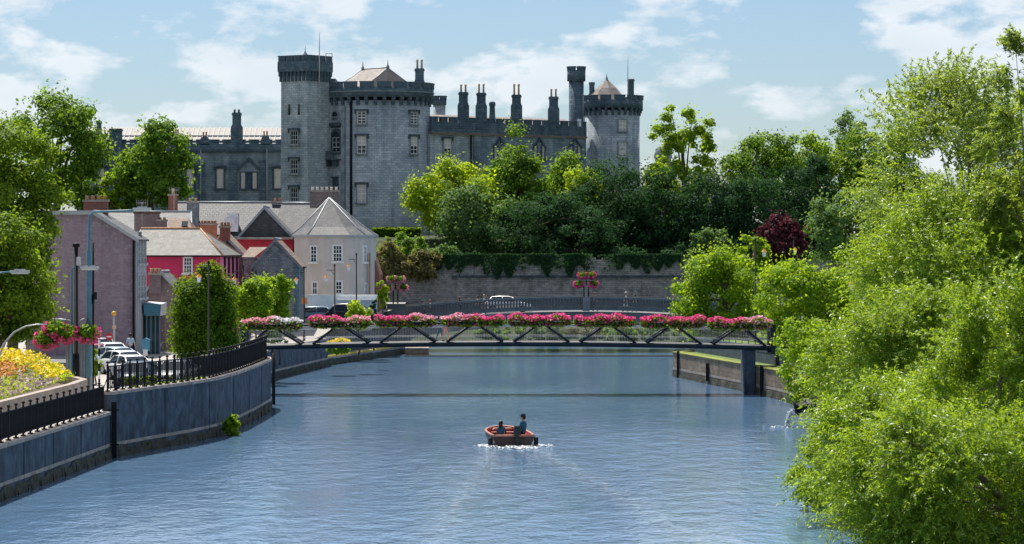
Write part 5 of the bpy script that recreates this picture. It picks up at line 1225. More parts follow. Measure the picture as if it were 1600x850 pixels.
for s in (-1, 1): m_.tube([(s * (w_ - .03), y, zt + .01) for y, w_, zt, zk in st], .055, 8)
m_.tube([(-.9, 0.02, .5), (.9, .02, .5)], .05, 8); put('gunwale', m_, 'gunwale_tan', boat, local=True)
for y, w_, z in ((.5, .82, .40), (1.9, .86, .42), (3.3, .66, .50)):
    m_ = MB(); m_.box(-w_, w_, y - .16, y + .16, z - .045, z); m_.box(-w_ * .6, w_ * .6, y - .14, y - .1, .1, z - .048); put('thwart', m_, 'gunwale_tan' if y > 3 else 'hull_red', boat, local=True)
m_ = MB(); m_.prism([(-.5, .55), (.5, .55), (.4, .62), (-.4, .62)], 4.1, 4.55); put('foredeck', m_, 'gunwale_tan', boat, local=True)
om = MB(); om.obox((0, -.2, .72), .3, .46, .36); om.obox((0, -.2, .93), .24, .36, .08); om.obox((0, -.17, .35), .14, .2, .5); om.obox((0, -.2, -.15), .1, .16, .6); om.tube([(0, .05, .78), (.05, .55, .82)], .025, 6); put('outboard_motor', om, 'motor_dark', boat, (.12, 0, 0), local=True)
for sx in (-1, 1):
    m_ = MB(); m_.tube([(sx * 1.06, .25, .02), (sx * 1.06, .25, .42)], [.11, .11], 10); m_.tube([(sx * 1.05, .25, .4), (sx * .95, .25, .52)], .015, 5); put('fender', m_, 'rubber', boat, local=True)
m_ = MB(); m_.tube([(0, 4.7, .62), (0, 4.7, .8)], .02, 6); m_.lathe([(.02, 0), (.05, .04), (.02, .09)], (0, 4.7, .78), 8); put('bow_light', m_, 'sign_red', boat, local=True)
def boatpt(x, y, z): return (BX + x * math.cos(BR) - y * math.sin(BR), BY + x * math.sin(BR) + y * math.cos(BR), z)
person('person in teal jacket and dark cap sitting tall at the boat stern, right', boatpt(.5, .62, .06), R(180 + 60), 'sit', 'teal', 'black', 'hair_dark', cap='cloth_navy', scale=1.12)
person('person with long dark hair sitting low at the left side of the boat', boatpt(-.5, .75, -.04), R(180 - 30), 'sit', 'teal', 'navy', 'hair_dark', long_hair=True, scale=.95)
# foam at the stern and thin wake crests
n = 520; P = np.column_stack([rng.normal(.15, .45, n), rng.normal(-.8, .5, n), np.abs(rng.normal(0, .03, n)) + .01])
P2 = np.column_stack([rng.normal(-1.25, .2, 260), rng.normal(.3, .35, 260), np.abs(rng.normal(0, .03, 260)) + .01]); P3 = P2 * np.array([-1, 1, 1])
u = rng.random(420) ** .7; sg = np.where(rng.random(420) < .5, -1, 1)
P4 = np.column_stack([sg * (.9 + 2.0 * u + rng.normal(0, .3, 420)), -1 - 26 * u, np.full(420, .006)])
P = np.vstack([P, P2, P3[:90]]); c_, s_ = math.cos(BR), math.sin(BR)
P = np.column_stack([BX + P[:, 0] * c_ - P[:, 1] * s_, BY + P[:, 0] * s_ + P[:, 1] * c_, P[:, 2]])
L = .07 * (.4 + rng.random(len(P))); fo = put('wake_foam', leafmesh('wake_foam', P, np.array([0, 0, 1]) + .12 * rng.normal(size=(len(P), 3)), L, L * .6, 'foam'), 'foam'); fo['kind'] = 'stuff'; fo['label'] = 'white wake foam trailing the motor boat'

# ------------------------------------------------------------------ cars
def car_meshes():
    L, Wd = 4.2, .86; d = {}
    prof = [(-2.1, .30, .62, .70), (-2.02, .24, .72, .80), (-1.5, .22, .86, .86), (-.85, .22, .95, .88), (.3, .22, .97, .88), (1.3, .22, .98, .87), (1.85, .24, .95, .82), (2.08, .32, .80, .74)]
    m_ = MB(); loft(m_, [[(-w * .86, y, zb), (-w, y, zb + .12), (-w, y, (zb + zt) / 2), (-w * .97, y, zt - .08), (-w * .88, y, zt), (w * .88, y, zt), (w * .97, y, zt - .08), (w, y, (zb + zt) / 2), (w, y, zb + .12), (w * .86, y, zb), (-w * .86, y, zb)] for y, zb, zt, w in prof])
    for q in (prof[0], prof[-1]):
        y, zb, zt, w = q; m_.poly([(-w * .86, y, zb), (-w, y, zb + .12), (-w * .97, y, zt - .08), (-w * .88, y, zt), (w * .88, y, zt), (w * .97, y, zt - .08), (w, y, zb + .12), (w * .86, y, zb)])
    roof = [(-.35, 1.38, .60), (-.05, 1.45, .64), (.7, 1.46, .64), (1.35, 1.40, .60)]
    loft(m_, [[(-w, y, z - .05), (-w * .9, y, z), (w * .9, y, z), (w, y, z - .05)] for y, z, w in roof])
    for s in (-1, 1):
        for a, b in (((s * .78, -1.02, .93), (s * .6, -.35, 1.36)), ((s * .80, .45, .95), (s * .63, .45, 1.42)), ((s * .78, 1.75, .95), (s * .58, 1.35, 1.38))): m_.tube([a, b], .035, 5)
    for s in (-1, 1): m_.obox((s * .95, -.72, .98), .16, .1, .12)
    d['body'] = m_.mesh('body')
    g = MB(); g.poly([(-.76, -1.02, .93), (.76, -1.02, .93), (.58, -.35, 1.36), (-.58, -.35, 1.36)]); d['windscreen'] = g.mesh('windscreen')
    g = MB(); g.poly([(.76, 1.76, .94), (-.76, 1.76, .94), (-.57, 1.36, 1.37), (.57, 1.36, 1.37)]); d['rear_window'] = g.mesh('rear_window')
    g = MB()
    for s in (-1, 1): g.poly([(s * .79, -1.0, .94), (s * .79, 1.74, .95), (s * .59, 1.34, 1.39), (s * .63, .5, 1.43), (s * .6, -.34, 1.37)])
    d['side_window'] = g.mesh('side_window')
    w = MB(); w.tube([(-.1, 0, 0), (.1, 0, 0)], .31, 16); d['wheel'] = w.mesh('wheel')
    w = MB(); w.tube([(-.108, 0, 0), (.108, 0, 0)], .19, 10); d['rim'] = w.mesh('rim')
    h = MB(); h.obox((0, 0, 0), .3, .1, .15); d['headlight'] = h.mesh('headlight')
    h = MB(); h.obox((0, 0, 0), .22, .08, .2); d['tail_light'] = h.mesh('tail_light')
    h = MB(); h.box(-.26, .26, -.02, .02, -.06, .06); d['number_plate'] = h.mesh('number_plate')
    h = MB(); h.obox((0, -2.085, .52), .95, .06, .14); h.obox((0, -2.06, .32), 1.2, .08, .12); d['grille'] = h.mesh('grille')
    return d
CM = car_meshes(); CBODY = {}
def car(label, x, y, rz, paint, scale=1.0, z=1.5, suv=False):
    t = thing('car', label, 'car', (x, y, z), rz); t.scale = (scale, scale, scale * (1.14 if suv else 1))
    if paint not in CBODY: CBODY[paint] = CM['body'].copy()
    put('body', CBODY[paint], 'paint_' + paint, t, local=True)
    for k_ in ('windscreen', 'rear_window', 'side_window'): put(k_, CM[k_], 'glass_car', t, local=True)
    for sx in (-1, 1):
        for yy in (-1.32, 1.3): wh = put('wheel', CM['wheel'], 'rubber', t, (sx * .78, yy, .31), local=True); put('rim', CM['rim'], 'chrome', wh, local=True)
        put('headlight', CM['headlight'], 'lamp_lens', t, (sx * .58, -2.03, .62), local=True); put('tail_light', CM['tail_light'], 'tail_lens', t, (sx * .64, 2.03, .75), local=True)
    put('number_plate', CM['number_plate'], 'plate_white', t, (0, -2.13, .42), local=True); put('number_plate', CM['number_plate'], 'plate_white', t, (0, 2.1, .62), local=True)
    put('grille', CM['grille'], 'rubber', t, local=True)
    return t
car('silver hatchback facing the river behind the curved railing', XW(275, 176), 176, R(-8), 'silver')
car('dark navy saloon parked left of the silver hatchback behind the railing', XW(216, 174), 174, R(-10), 'navy')
car('white car nearest the railing in the row left of the round tree', XW(207, 184), 184, R(30), 'white')
car('white hatchback, middle of the parked row before the brown house', XW(196, 192), 192, R(35), 'white')
car('pale silver-blue car in the parked row below the brown house', XW(186, 199), 199, R(40), 'lightblue')
car('white car at the back of the row beside the red car', XW(176, 208), 208, R(20), 'white')
car('dark red car at the far left of the car park beside the lamp poles', XW(146, 205), 205, R(15), 'red')
car('grey van-like car behind the red car under the hanging baskets', XW(160, 212), 212, R(10), 'grey', suv=True)
car('blue-green hatchback before the white boarding near the bridge', XW(504, 259), 259, R(90), 'blue', z=zl(259))
car('black off-road car with bright headlamp before the white boarding', XW(556, 258.6), 257, R(70), 'black', z=zl(257), suv=True, scale=1.1)
car('white car crossing the road bridge', XW(793, 283), 283.2, R(90), 'white', z=ztop(0) - 1.30)
car('white car half hidden behind the leaves on the right bank', XW(1338, 205), 205, R(60), 'white', z=2.45)
car('silver car parked under the trees beside the small pavilion', XW(1350, 215), 215, R(70), 'silver', z=2.45)

# pedestrians
ry = 281.6
for lab, px, dy, top, legs, hair, lh, sc in (('person in grey with dark hair at the left end of the road bridge', 661, .2, 'greyish', 'navy', 'hair_dark', False, .93), ('person in white, left end of the road bridge beside the grey one', 672, .3, 'white', 'jeans', 'hair_red', False, .93),
        ('red-haired person in black on the road bridge', 719, .2, 'black', 'black', 'hair_red', True, .97), ('person in white with dark hair beside the fair-haired one on the road bridge', 746, .3, 'white', 'jeans', 'hair_dark', False, .94), ('fair-haired person in white on the road bridge', 756, 0, 'white', 'tan', 'hair_fair', True, .98),
        ('reddish-clad person just right of the bridge lamp with baskets', 929, .2, 'redish', 'jeans', 'hair_red', False, .94), ('person in white under a white hat, right half of the road bridge', 978, 0, 'white', 'white', 'hair_fair', False, 1.0), ('small dark-haired person right of the white-hatted one', 992, .4, 'pinkish', 'jeans', 'hair_dark', False, .9), ('person in white at the right end of the road bridge by the bush', 1052, 0, 'white', 'jeans', 'hair_fair', False, .97)):
    x = XW(px, ry + dy); person(lab, (x, ry + dy, ztop(x) - 1.305), R(90 if px % 2 else -90), 'walk', top, legs, hair, long_hair=lh, scale=sc, cap='cloth_white' if px == 978 else None)
for lab, px, top, legs in (('pedestrian in blue jeans on the footbridge deck behind the flowers', 687, 'navy', 'jeans'), ('pedestrian in pinkish clothes next to the blue one on the footbridge', 696, 'pinkish', 'pinkish')):
    x = XW(px, FY + 1.2); person(lab, (x, FY + 1.2, fz(x, 2.972)), R(90), 'walk', top, legs, scale=.93)
person('person in pale shirt walking away between the parked cars and the porch', (XW(204, 215), 215, 1.5), R(170), 'walk', 'pale_blue', 'navy', 'hair_dark', scale=1.06)
person('person in pale blue behind the dark railing near the round tree', (XW(331, 185), 186, 1.5), R(20), 'stand', 'pale_blue', 'jeans', 'hair_dark', scale=1.0)

# ------------------------------------------------------------------ hanging baskets, lamps, signs
def blob(parent, c, r, nleaf, nbl, leaf='leaf_mid', bloom='bloom_pink', k_=1.0):
    c = np.array(c); d = unit(nleaf); P = c + d * r * (.6 + .45 * rng.random((nleaf, 1))) * np.array([1, 1, .72]); L = .17 * k_ * (.6 + .8 * rng.random(nleaf))
    put('foliage', leafmesh('foliage', P, d + .6 * rng.normal(size=(nleaf, 3)), L * .5, L * .4, leaf), leaf, parent)
    d = unit(nbl * 2); keep = (np.abs(d[:, 0]) > .62) | (d[:, 2] < -.35); d = d[keep][:nbl]; P = c + d * r * (.95 + .2 * rng.random((len(d), 1))) * np.array([1.05, 1, .8]); L = .16 * k_ * (.6 + .8 * rng.random(len(d)))
    put('blooms', leafmesh('blooms', P, d + .5 * rng.normal(size=d.shape), L * .5, L * .45, bloom), bloom, parent)['kind'] = 'stuff'
def basket(label, px, py, Y, r, n=620, nb=170, bloom='bloom_pink'):
    c = W(px, py, Y); t = thing('hanging_basket', label, 'hanging basket', (c.x, c.y, c.z - r * .7), group='hanging flower baskets')
    m_ = MB(); m_.lathe([(r * .2, -r * .6), (r * .5, -r * .45), (r * .65, -r * .1), (r * .6, 0)], c, 12)
    for a in range(3): m_.tube([c + Vector((r * .6 * math.cos(a * 2.1), r * .6 * math.sin(a * 2.1), 0)), c + Vector((0, 0, r * 1.3))], .012, 4, caps=False)
    put('basket_bowl', m_, 'black_iron', t); blob(t, c, r, n, nb, bloom=bloom)
for lab, px, py in (('lowest hanging basket of pink flowers, left over the wildflowers', 73, 531), ('pink-fringed hanging basket half hidden between its left neighbours', 87, 515), ('pink-edged hanging basket just left of the black lamp pole', 104, 521), ('pink-edged hanging basket on the teal pole, rightmost of the four', 137, 521)): basket(lab, px, py, 166.5, .62)
for base, Yb, lab in ((618, 279.9, 'left pier lamp'), (916, 279.9, 'mid-bridge lamp')):
    dy = 0 if base == 618 else 6
    l_ = thing('lamp_column', 'dark lamp column with flower brackets on the road bridge, ' + lab, 'lamp post', (XW(base, 280.1), 280.1, 4.8))
    zt_ = ZW(415 if base == 618 else 408, 280); m_ = MB()
    for s in (-.2, .2): m_.tube([(XW(base, 280.1) + s, 280.1, ztop(XW(base, 280.1)) - .1), (XW(base, 280.1) + s, 280.1, ZW(452 - dy, 280))], .06, 6)
    m_.tube([(XW(base, 280.1), 280.1, ZW(452 - dy, 280)), (XW(base, 280.1), 280.1, zt_)], .05, 6); put('column', m_, 'black_iron', l_)
    m_ = MB(); m_.tube([W(base - 13, 446 - dy, 280.1), W(base + 13, 446 - dy, 280.1)], .035, 6); m_.tube([W(base - 8, 430 - dy, 280.1), W(base + 8, 430 - dy, 280.1)], .035, 6); put('bracket', m_, 'black_iron', l_)
    for nm, dx, py in (('lower left', -12, 450), ('lower right', 12, 450), ('upper left', -6, 436), ('upper right', 7, 436)): basket('%s hanging basket on the %s' % (nm, lab), base + dx, py - dy, 279.95 - (.05 if 'left' in nm else 0), .42, 220, 150, 'bloom_mixed' if base == 618 else 'bloom_pink')
def lantern(parent, c, s=1.0):
    c = Vector(c); m_ = MB(); m_.lathe([(.04, .62 * s), (.12 * s, .5 * s), (.30 * s, .3 * s), (.30 * s, .27 * s)], c, 6, sm=False); L = put('lantern_cap', m_, 'lantern_orange', parent)
    m_ = MB(); m_.lathe([(.13 * s, -.25 * s), (.24 * s, .266 * s)], c, 6, sm=False); put('lantern_glass', m_, 'lantern_glass', L)
def bracket_lamp(label, px, ytop, ybase, Y, arm, base_z=None, s=.58, arm_y=None):
    p = W(px, ytop, Y); bz = ZW(ybase, Y) if base_z is None else base_z
    t = thing('lamp_post', label, 'lamp post', (p.x, Y, bz), group='black bracket lamp posts')
    m_ = MB(); m_.tube([(p.x, Y, bz), (p.x, Y, bz + .8), (p.x, Y, bz + .82), p], [.11, .1, .065, .045], 8); m_.lathe([(.05, 0), (.08, .05), (.02, .2)], p, 8); put('post', m_, 'black_iron', t)
    if arm:
        ay = ytop + 6 if arm_y is None else arm_y; e = W(px + arm, ay, Y); m_ = MB(); m_.tube([W(px, ay, Y), e], .025, 6); m_.tube([W(px, ay + 8, Y), W(px + arm * .5, ay, Y)], .018, 5); put('bracket_arm', m_, 'black_iron', t)
        lantern(t, e + Vector((0, 0, -.72)), s)
    return t
for lab, px, yt, yb, Y, arm in (('black lamp post in front of the round clipped tree', 326, 412, 585, 186, -15), ('black lamp post rising above the twin shrubs', 380, 418, 500, 222, -14), ('black lamp post left of the stone gable', 400, 426, 490, 228, -10), ('black lamp post beside the stone gable with lantern to its left', 475, 420, 500, 240, -12), ('black lamp post before the pale house, lantern on a left bracket', 523, 416, 500, 243, -13), ('tall black lamp post at the right side of the pale house', 557, 399, 495, 246, -12)):
    bracket_lamp(lab, px, yt, yb, Y, arm, base_z=zl(Y))
for lab, px, yt, arm, Y in (('tall black lamp post with two lanterns in front of the copper tree, right bank', 1180, 376, 14, 228), ('black lamp post with left lantern behind the right bank bush', 1164, 382, -2, 262), ('lamp post with highest lantern before the copper tree', 1240, 374, 2, 258), ('black lamp post standing out of the leaves at the far right bank', 1340, 424, -9, 190)):
    bracket_lamp(lab, px, yt, 0, Y, arm, base_z=2.45, s=.68)
def street_light(label, pts, r, mat, head=None, hm='galvanised', base=None):
    t = thing('street_light', label, 'street light', base)
    m_ = MB(); m_.tube(pts, r, 10); put('pole', m_, mat, t)
    if head is not None:
        m_ = MB(); m_.obox(head, .95, .32, .14); m_.obox(Vector(head) + Vector((0, 0, .09)), .5, .22, .07); h = put('lamp_head', m_, hm, t); m_ = MB(); m_.obox(Vector(head) - Vector((0, 0, .09)), .8, .26, .05); put('lens', m_, 'lantern_glass', h)
    return t
Y = 167.0; zb = 2.4
b = W(139, 0, Y); street_light('tall teal street light with long arm reaching right over the brown house', [(b.x, Y, zb), (b.x, Y, ZW(392, Y)), (b.x, Y, ZW(391, Y)), W(139.5, 345, Y), W(141, 336, Y), W(147, 331, Y), W(200, 329, Y), W(212, 328, Y)], [.14, .12, .085, .07, .06, .055, .05, .05], 'teal_steel', W(222, 326.5, Y), base=(b.x, Y, zb))
b = W(112, 0, Y); street_light('slim blue street light with short arm and pale head left of the black pole', [(b.x, Y, zb), W(112, 424, Y), W(114, 418.5, Y), W(134, 417.5, Y)], [.07, .05, .045, .035], 'teal_steel', W(140, 418.5, Y), base=(b.x, Y, zb))
t = thing('lamp_post', 'thick black pole with camera and basket arms among the poles at left', 'lamp post', (XW(119, Y), Y, zb))
m_ = MB(); x = XW(119, Y); m_.tube([(x, Y, zb), (x, Y, zb + 1.2), (x, Y, zb + 1.22), W(119, 388, Y)], [.17, .16, .12, .1], 10); m_.lathe([(.1, 0), (.2, .12), (.2, .22), (.05, .3)], W(119, 388, Y), 10); put('post', m_, 'black_iron', t)
m_ = MB(); m_.tube([W(119, 508, Y), W(108, 500, Y), W(98, 499, Y), W(82, 498, Y)], .03, 6); m_.tube([W(119, 508, Y), W(126, 500, Y), W(133, 497.5, Y)], .03, 6); m_.tube([W(119, 520, Y), W(100, 508, Y), W(73, 510, Y)], .025, 6); put('basket_arm', m_, 'galvanised', t)
m_ = MB(); m_.obox(W(123, 408, Y), .2, .3, .45); put('camera_box', m_, 'galvanised', t)
Y = 172.0; t = thing('traffic_pole', 'thin black pole with traffic signal beside the teal street light', 'traffic light', (XW(145, Y), Y, 1.5)); m_ = MB(); m_.tube([(XW(145.5, Y), Y, 1.5), W(145.5, 379, Y)], .06, 8); put('pole', m_, 'black_iron', t); m_ = MB(); m_.obox(W(143, 467, Y), .3, .3, .5); m_.obox(W(148, 462, Y), .22, .3, .4); put('signal_head', m_, 'black_iron', t)
Y = 158.0; b = W(-22, 0, Y); street_light('street light head entering at the left edge above the wildflowers', [(b.x, Y, 2.6), W(-22, 436, Y), W(-16, 428, Y), W(22, 424, Y)], [.09, .07, .05, .04], 'teal_steel', W(31, 424.5, Y), base=(b.x, Y, 2.6))
Y = 156.0; b = W(-4, 0, Y); street_light('low curved steel lamp arching over the wildflower bed', [(b.x, Y, 2.8), W(-2, 560, Y), W(6, 537, Y), W(22, 519, Y), W(40, 510, Y), W(58, 507, Y), W(74, 507, Y)], [.06, .05, .05, .045, .04, .035, .03], 'galvanised', None, base=(b.x, Y, 2.8))
for lab, px, py, Y in (('orange globe crossing beacon on a slim pole before the brown gable', 178, 490, 214), ('lower orange globe crossing beacon in front of the brown gable', 178.5, 511.5, 218)):
    c = W(px, py, Y); t = thing('crossing_beacon', lab, 'beacon', (c.x, Y, 1.5)); m_ = MB(); m_.tube([(c.x + (.05 if py > 500 else 0), Y, 1.5), c], .05, 8); put('pole', m_, 'galvanised', t); m_ = MB(); r = .17 if py < 500 else .14; m_.lathe([(r * math.cos(a), r * math.sin(a)) for a in [R(-85 + 17 * i) for i in range(11)]], c, 14); put('globe', m_, 'orange_globe', t)
Y = 210.0; c = W(170.5, 526, Y); t = thing('round_sign', 'round red no-entry sign beside the crossing beacons', 'sign', (c.x, Y, 1.5)); m_ = MB(); m_.tube([(c.x, Y + .05, 1.5), c + Vector((0, .05, 0))], .04, 6); put('pole', m_, 'galvanised', t)
m_ = MB(); m_.tube([c + Vector((0, -.02, 0)), c + Vector((0, .02, 0))], .24, 20); pl_ = put('sign_disc', m_, 'sign_red', t); m_ = MB(); m_.box(c.x - .16, c.x + .16, Y - .03, Y - .021, c.z - .045, c.z + .045); put('white_bar', m_, 'white_paint', pl_)
Y = 186.0; c = W(228, 539, Y); t = thing('ticket_machine', 'blue-green ticket machine on a post before the porch', 'ticket machine', (c.x, Y, 1.5)); m_ = MB(); m_.box(c.x - .22, c.x + .22, Y - .15, Y + .15, c.z - .35, c.z + .3); m_.prism([(c.x - .24, c.z + .303), (c.x + .24, c.z + .303), (c.x, c.z + .42)], Y - .17, Y + .17); put('cabinet', m_, 'container_blue', t); m_ = MB(); m_.box(c.x - .1, c.x + .1, Y - .08, Y + .08, 1.5, c.z - .353); put('post', m_, 'black_iron', t)
Y = 178.0; c = W(227, 551, Y); t = thing('parking_sign', 'small white parking notice on a post among the cars', 'sign', (c.x, Y, 1.5)); m_ = MB(); m_.box(c.x - .13, c.x + .13, Y - .015, Y + .015, c.z - .17, c.z + .17); put('notice_board', m_, 'white_paint', t); m_ = MB(); m_.tube([(c.x, Y + .03, 1.5), (c.x, Y + .03, c.z + .1)], .025, 6); put('post', m_, 'galvanised', t)
Y = 176.0; t = thing('striped_pole', 'black and white banded crossing pole left of the white cars', 'pole', (XW(155, Y), Y, 1.5))
for i in range(6): m_ = MB(); x = XW(155, Y); m_.tube([(x, Y, 1.5 + i * .42), (x, Y, 1.5 + i * .42 + .418)], .06, 10); put('band', m_, 'white_paint' if i % 2 else 'black_iron', t)
Y = 166.0; t = thing('utility_cabinet', 'grey corrugated utility box behind the wildflowers beside the poles', 'cabinet', (XW(106, Y), Y + 3, 1.5)); m_ = MB(); m_.box(XW(92, Y), XW(131, Y), Y + 2.6, Y + 3.4, 1.5, ZW(536, Y)); put('body', m_, 'lead', t)
for i in range(9): m_ = MB(); x = XW(93.5 + i * 4.4, Y); m_.box(x, x + .09, Y + 2.55, Y + 2.597, 1.5, ZW(537, Y)); put('rib', m_, 'lead', t)
m_ = MB(); m_.box(XW(91, Y), XW(132, Y), Y + 2.5, Y + 3.5, ZW(536, Y) + .003, ZW(536, Y) + .06); put('lid', m_, 'galvanised', t)
Y = 181.5; c = W(404, 567, Y); t = thing('bollard', 'short yellow bollard behind the end of the curved river wall', 'bollard', (c.x - .3, Y, 2.4)); m_ = MB(); m_.lathe([(.13, 0), (.13, .5), (.1, .58), (.02, .6)], (c.x - .3, Y, 2.4), 12); put('post', m_, 'sign_yellow', t); m_ = MB(); m_.lathe([(.136, .28), (.136, .4)], (c.x - .3, Y, 2.4), 12); put('band', m_, 'black_iron', t)
Y = 250.0; c = W(476, 470, Y); t = thing('orange_sign', 'square orange road sign on a post by the white boarding', 'sign', (c.x, Y, zl(Y))); m_ = MB(); m_.box(c.x - .22, c.x + .22, Y - .02, Y + .02, c.z - .25, c.z + .25); put('sign_board', m_, 'sign_orange', t); m_ = MB(); m_.tube([(c.x, Y + .04, zl(Y)), (c.x, Y + .04, c.z)], .035, 6); put('post', m_, 'black_iron', t)
# drain outlet with falling water
Y = 163.0; c = W(1243, 638, Y); t = thing('drain_outlet', 'black drain pipe with flap pouring water at the right bank', 'drain', (c.x, Y, c.z)); m_ = MB(); m_.tube([c, c + Vector((3.5, 1.0, .15))], .26, 14); put('pipe', m_, 'rubber', t)
m_ = MB(); m_.lathe([(.2, 0), (.42, .05), (.42, .1), (.2, .14)], (0, 0, 0), 14); o = put('flap_collar', m_, 'black_iron', t, c + Vector((-.05, 0, 0))); o.rotation_euler = (0, R(75), 0)
n = 900; u = rng.random(n); P = np.column_stack([c.x - .1 - .35 * np.sqrt(u) + rng.normal(0, .05, n), Y + rng.normal(0, .07, n), c.z - .05 - (c.z - .05) * u]); P2 = np.column_stack([c.x - .55 + rng.normal(0, .35, 90), Y + rng.normal(0, .4, 90), .01 + np.abs(rng.normal(0, .02, 90))]); P = np.vstack([P, P2]); L = .05 * (.6 + rng.random(len(P)))
put('water_jet', leafmesh('water_jet', P, rng.normal(size=P.shape), L, L * .5, 'foam'), 'foam', t)['kind'] = 'stuff'
# pavilion on the right bank
Y = 222.0; t = thing('pavilion', 'small pavilion with shallow brown roof among the right bank trees', 'pavilion', (XW(1395, Y), Y, 2.45)); m_ = MB(); x0, x1 = XW(1357, Y), XW(1450, Y)
a = [(x0, Y - .5, ZW(487, Y)), (x1, Y - .5, ZW(487, Y)), (x1, Y + 3.5, ZW(487, Y)), (x0, Y + 3.5, ZW(487, Y))]; p_ = ((x0 + x1) / 2, Y + 1.5, ZW(466, Y)); m_.poly([a[0], a[1], p_]); m_.poly([a[1], a[2], p_]); m_.poly([a[2], a[3], p_]); m_.poly([a[3], a[0], p_]); put('roof', m_, 'tile_brown', t); m_ = MB(); m_.box(x0 + .3, x1 - .3, Y, Y + 3, 2.4, ZW(488, Y)); put('wall', m_, 'brown_render', t)
# ------------------------------------------------------------------ vegetation
HB = lambda Y: zh(0, Y)
T = tree
# left
T('tree', 'large bright green tree at the left edge, upper crown beside the castle trees', 16, 208, 450, 176, 214, 'leaf_leafy', 30000, .25, 1.5, nc=46, rcf=.27)
T('tree', 'lower bright green tree at the left edge above the wildflowers', 4, 345, 545, 172, 196, 'leaf_leafy', 22000, .23, 1.5, nc=36, rcf=.28)
T('tree', 'tall spreading tree left of the castle wing with bare trunk showing', 88, 148, 325, 160, 352, 'leaf_mid', 9000, .42, HB(352), nc=34, rcf=.27, lo=.4)
T('tree', 'dense rounded tree in front of the castle left wing', 238, 192, 335, 118, 346, 'leaf_mid', 8500, .42, HB(346), nc=32, rcf=.3)
T('shrub', 'small loose shrub at the foot of the castle wing between two big trees', 183, 272, 340, 48, 345, 'leaf_bright', 1500, .4, HB(345), nc=12, cat='shrub')
T('shrub', 'green shrub behind the chimneys left of the red brick chimney', 135, 285, 345, 60, 345, 'leaf_mid', 1800, .4, HB(345), nc=12, cat='shrub')
T('clipped_tree', 'tall egg-shaped clipped tree behind the curved railing', 320, 420, 582, 102, 192, 'leaf_hedge', 29000, .18, 1.5, shape='column', nc=100, rcf=.3, nz=1.0, lo=.55)
T('shrub', 'rounded bright shrub left of the two beside the footbridge end', 392, 440, 515, 64, 214, 'leaf_bright', 8500, .18, 1.5, nc=22, cat='shrub')
T('shrub', 'rounded bright shrub right of the two beside the footbridge end', 428, 432, 508, 54, 218, 'leaf_bright', 8000, .18, 1.5, nc=22, cat='shrub')
T('shrub', 'narrow yellow-green shrub right of the white boarding', 597, 441, 482, 18, 268, 'leaf_lime', 900, .26, zl(268), nc=12, cat='shrub')
T('shrub', 'leafy bush above the second flower box before the black car', 560, 474, 515, 38, 232, 'leaf_lime', 1500, .24, 1.5, nc=12, cat='shrub')
T('shrub', 'dark upright conifer at the approach wall of the road bridge', 584, 470, 515, 12, 240, 'leaf_yew', 800, .2, 1.7, nc=10, cat='shrub')
T('shrub', 'low green plants seen through the left footbridge panel', 437, 512, 538, 44, 216, 'leaf_mid', 900, .2, 1.5, nc=10, cat='shrub')
# hedge below the castle drum
Y = 345.0; t = thing('hedge', 'clipped box hedge below the main castle drum', 'hedge', (XW(620, Y), Y, HB(Y))); x0, x1 = XW(582, Y), XW(657, Y); z0, z1 = HB(Y) - .2, ZW(358, Y); n = 5000
P = np.column_stack([rng.uniform(x0, x1, n), rng.uniform(Y - .9, Y + .9, n), rng.uniform(z0, z1, n)]); ax = rng.integers(0, 3, n); P[ax == 1, 1] = Y - .9 + rng.normal(0, .05, (ax == 1).sum()); P[ax == 2, 2] = z1 + rng.normal(0, .06, (ax == 2).sum())
put('hedge_leaves', leafmesh('hedge_leaves', P, np.array([0, -.3, .6]) + .7 * rng.normal(size=(n, 3)), .17 * np.ones(n), .12 * np.ones(n), 'leaf_hedge'), 'leaf_hedge', t); m_ = MB(); m_.box(x0 + .2, x1 - .2, Y - .75, Y + .75, z0, z1 - .15); put('hedge_core', m_, 'hill_ground', t)
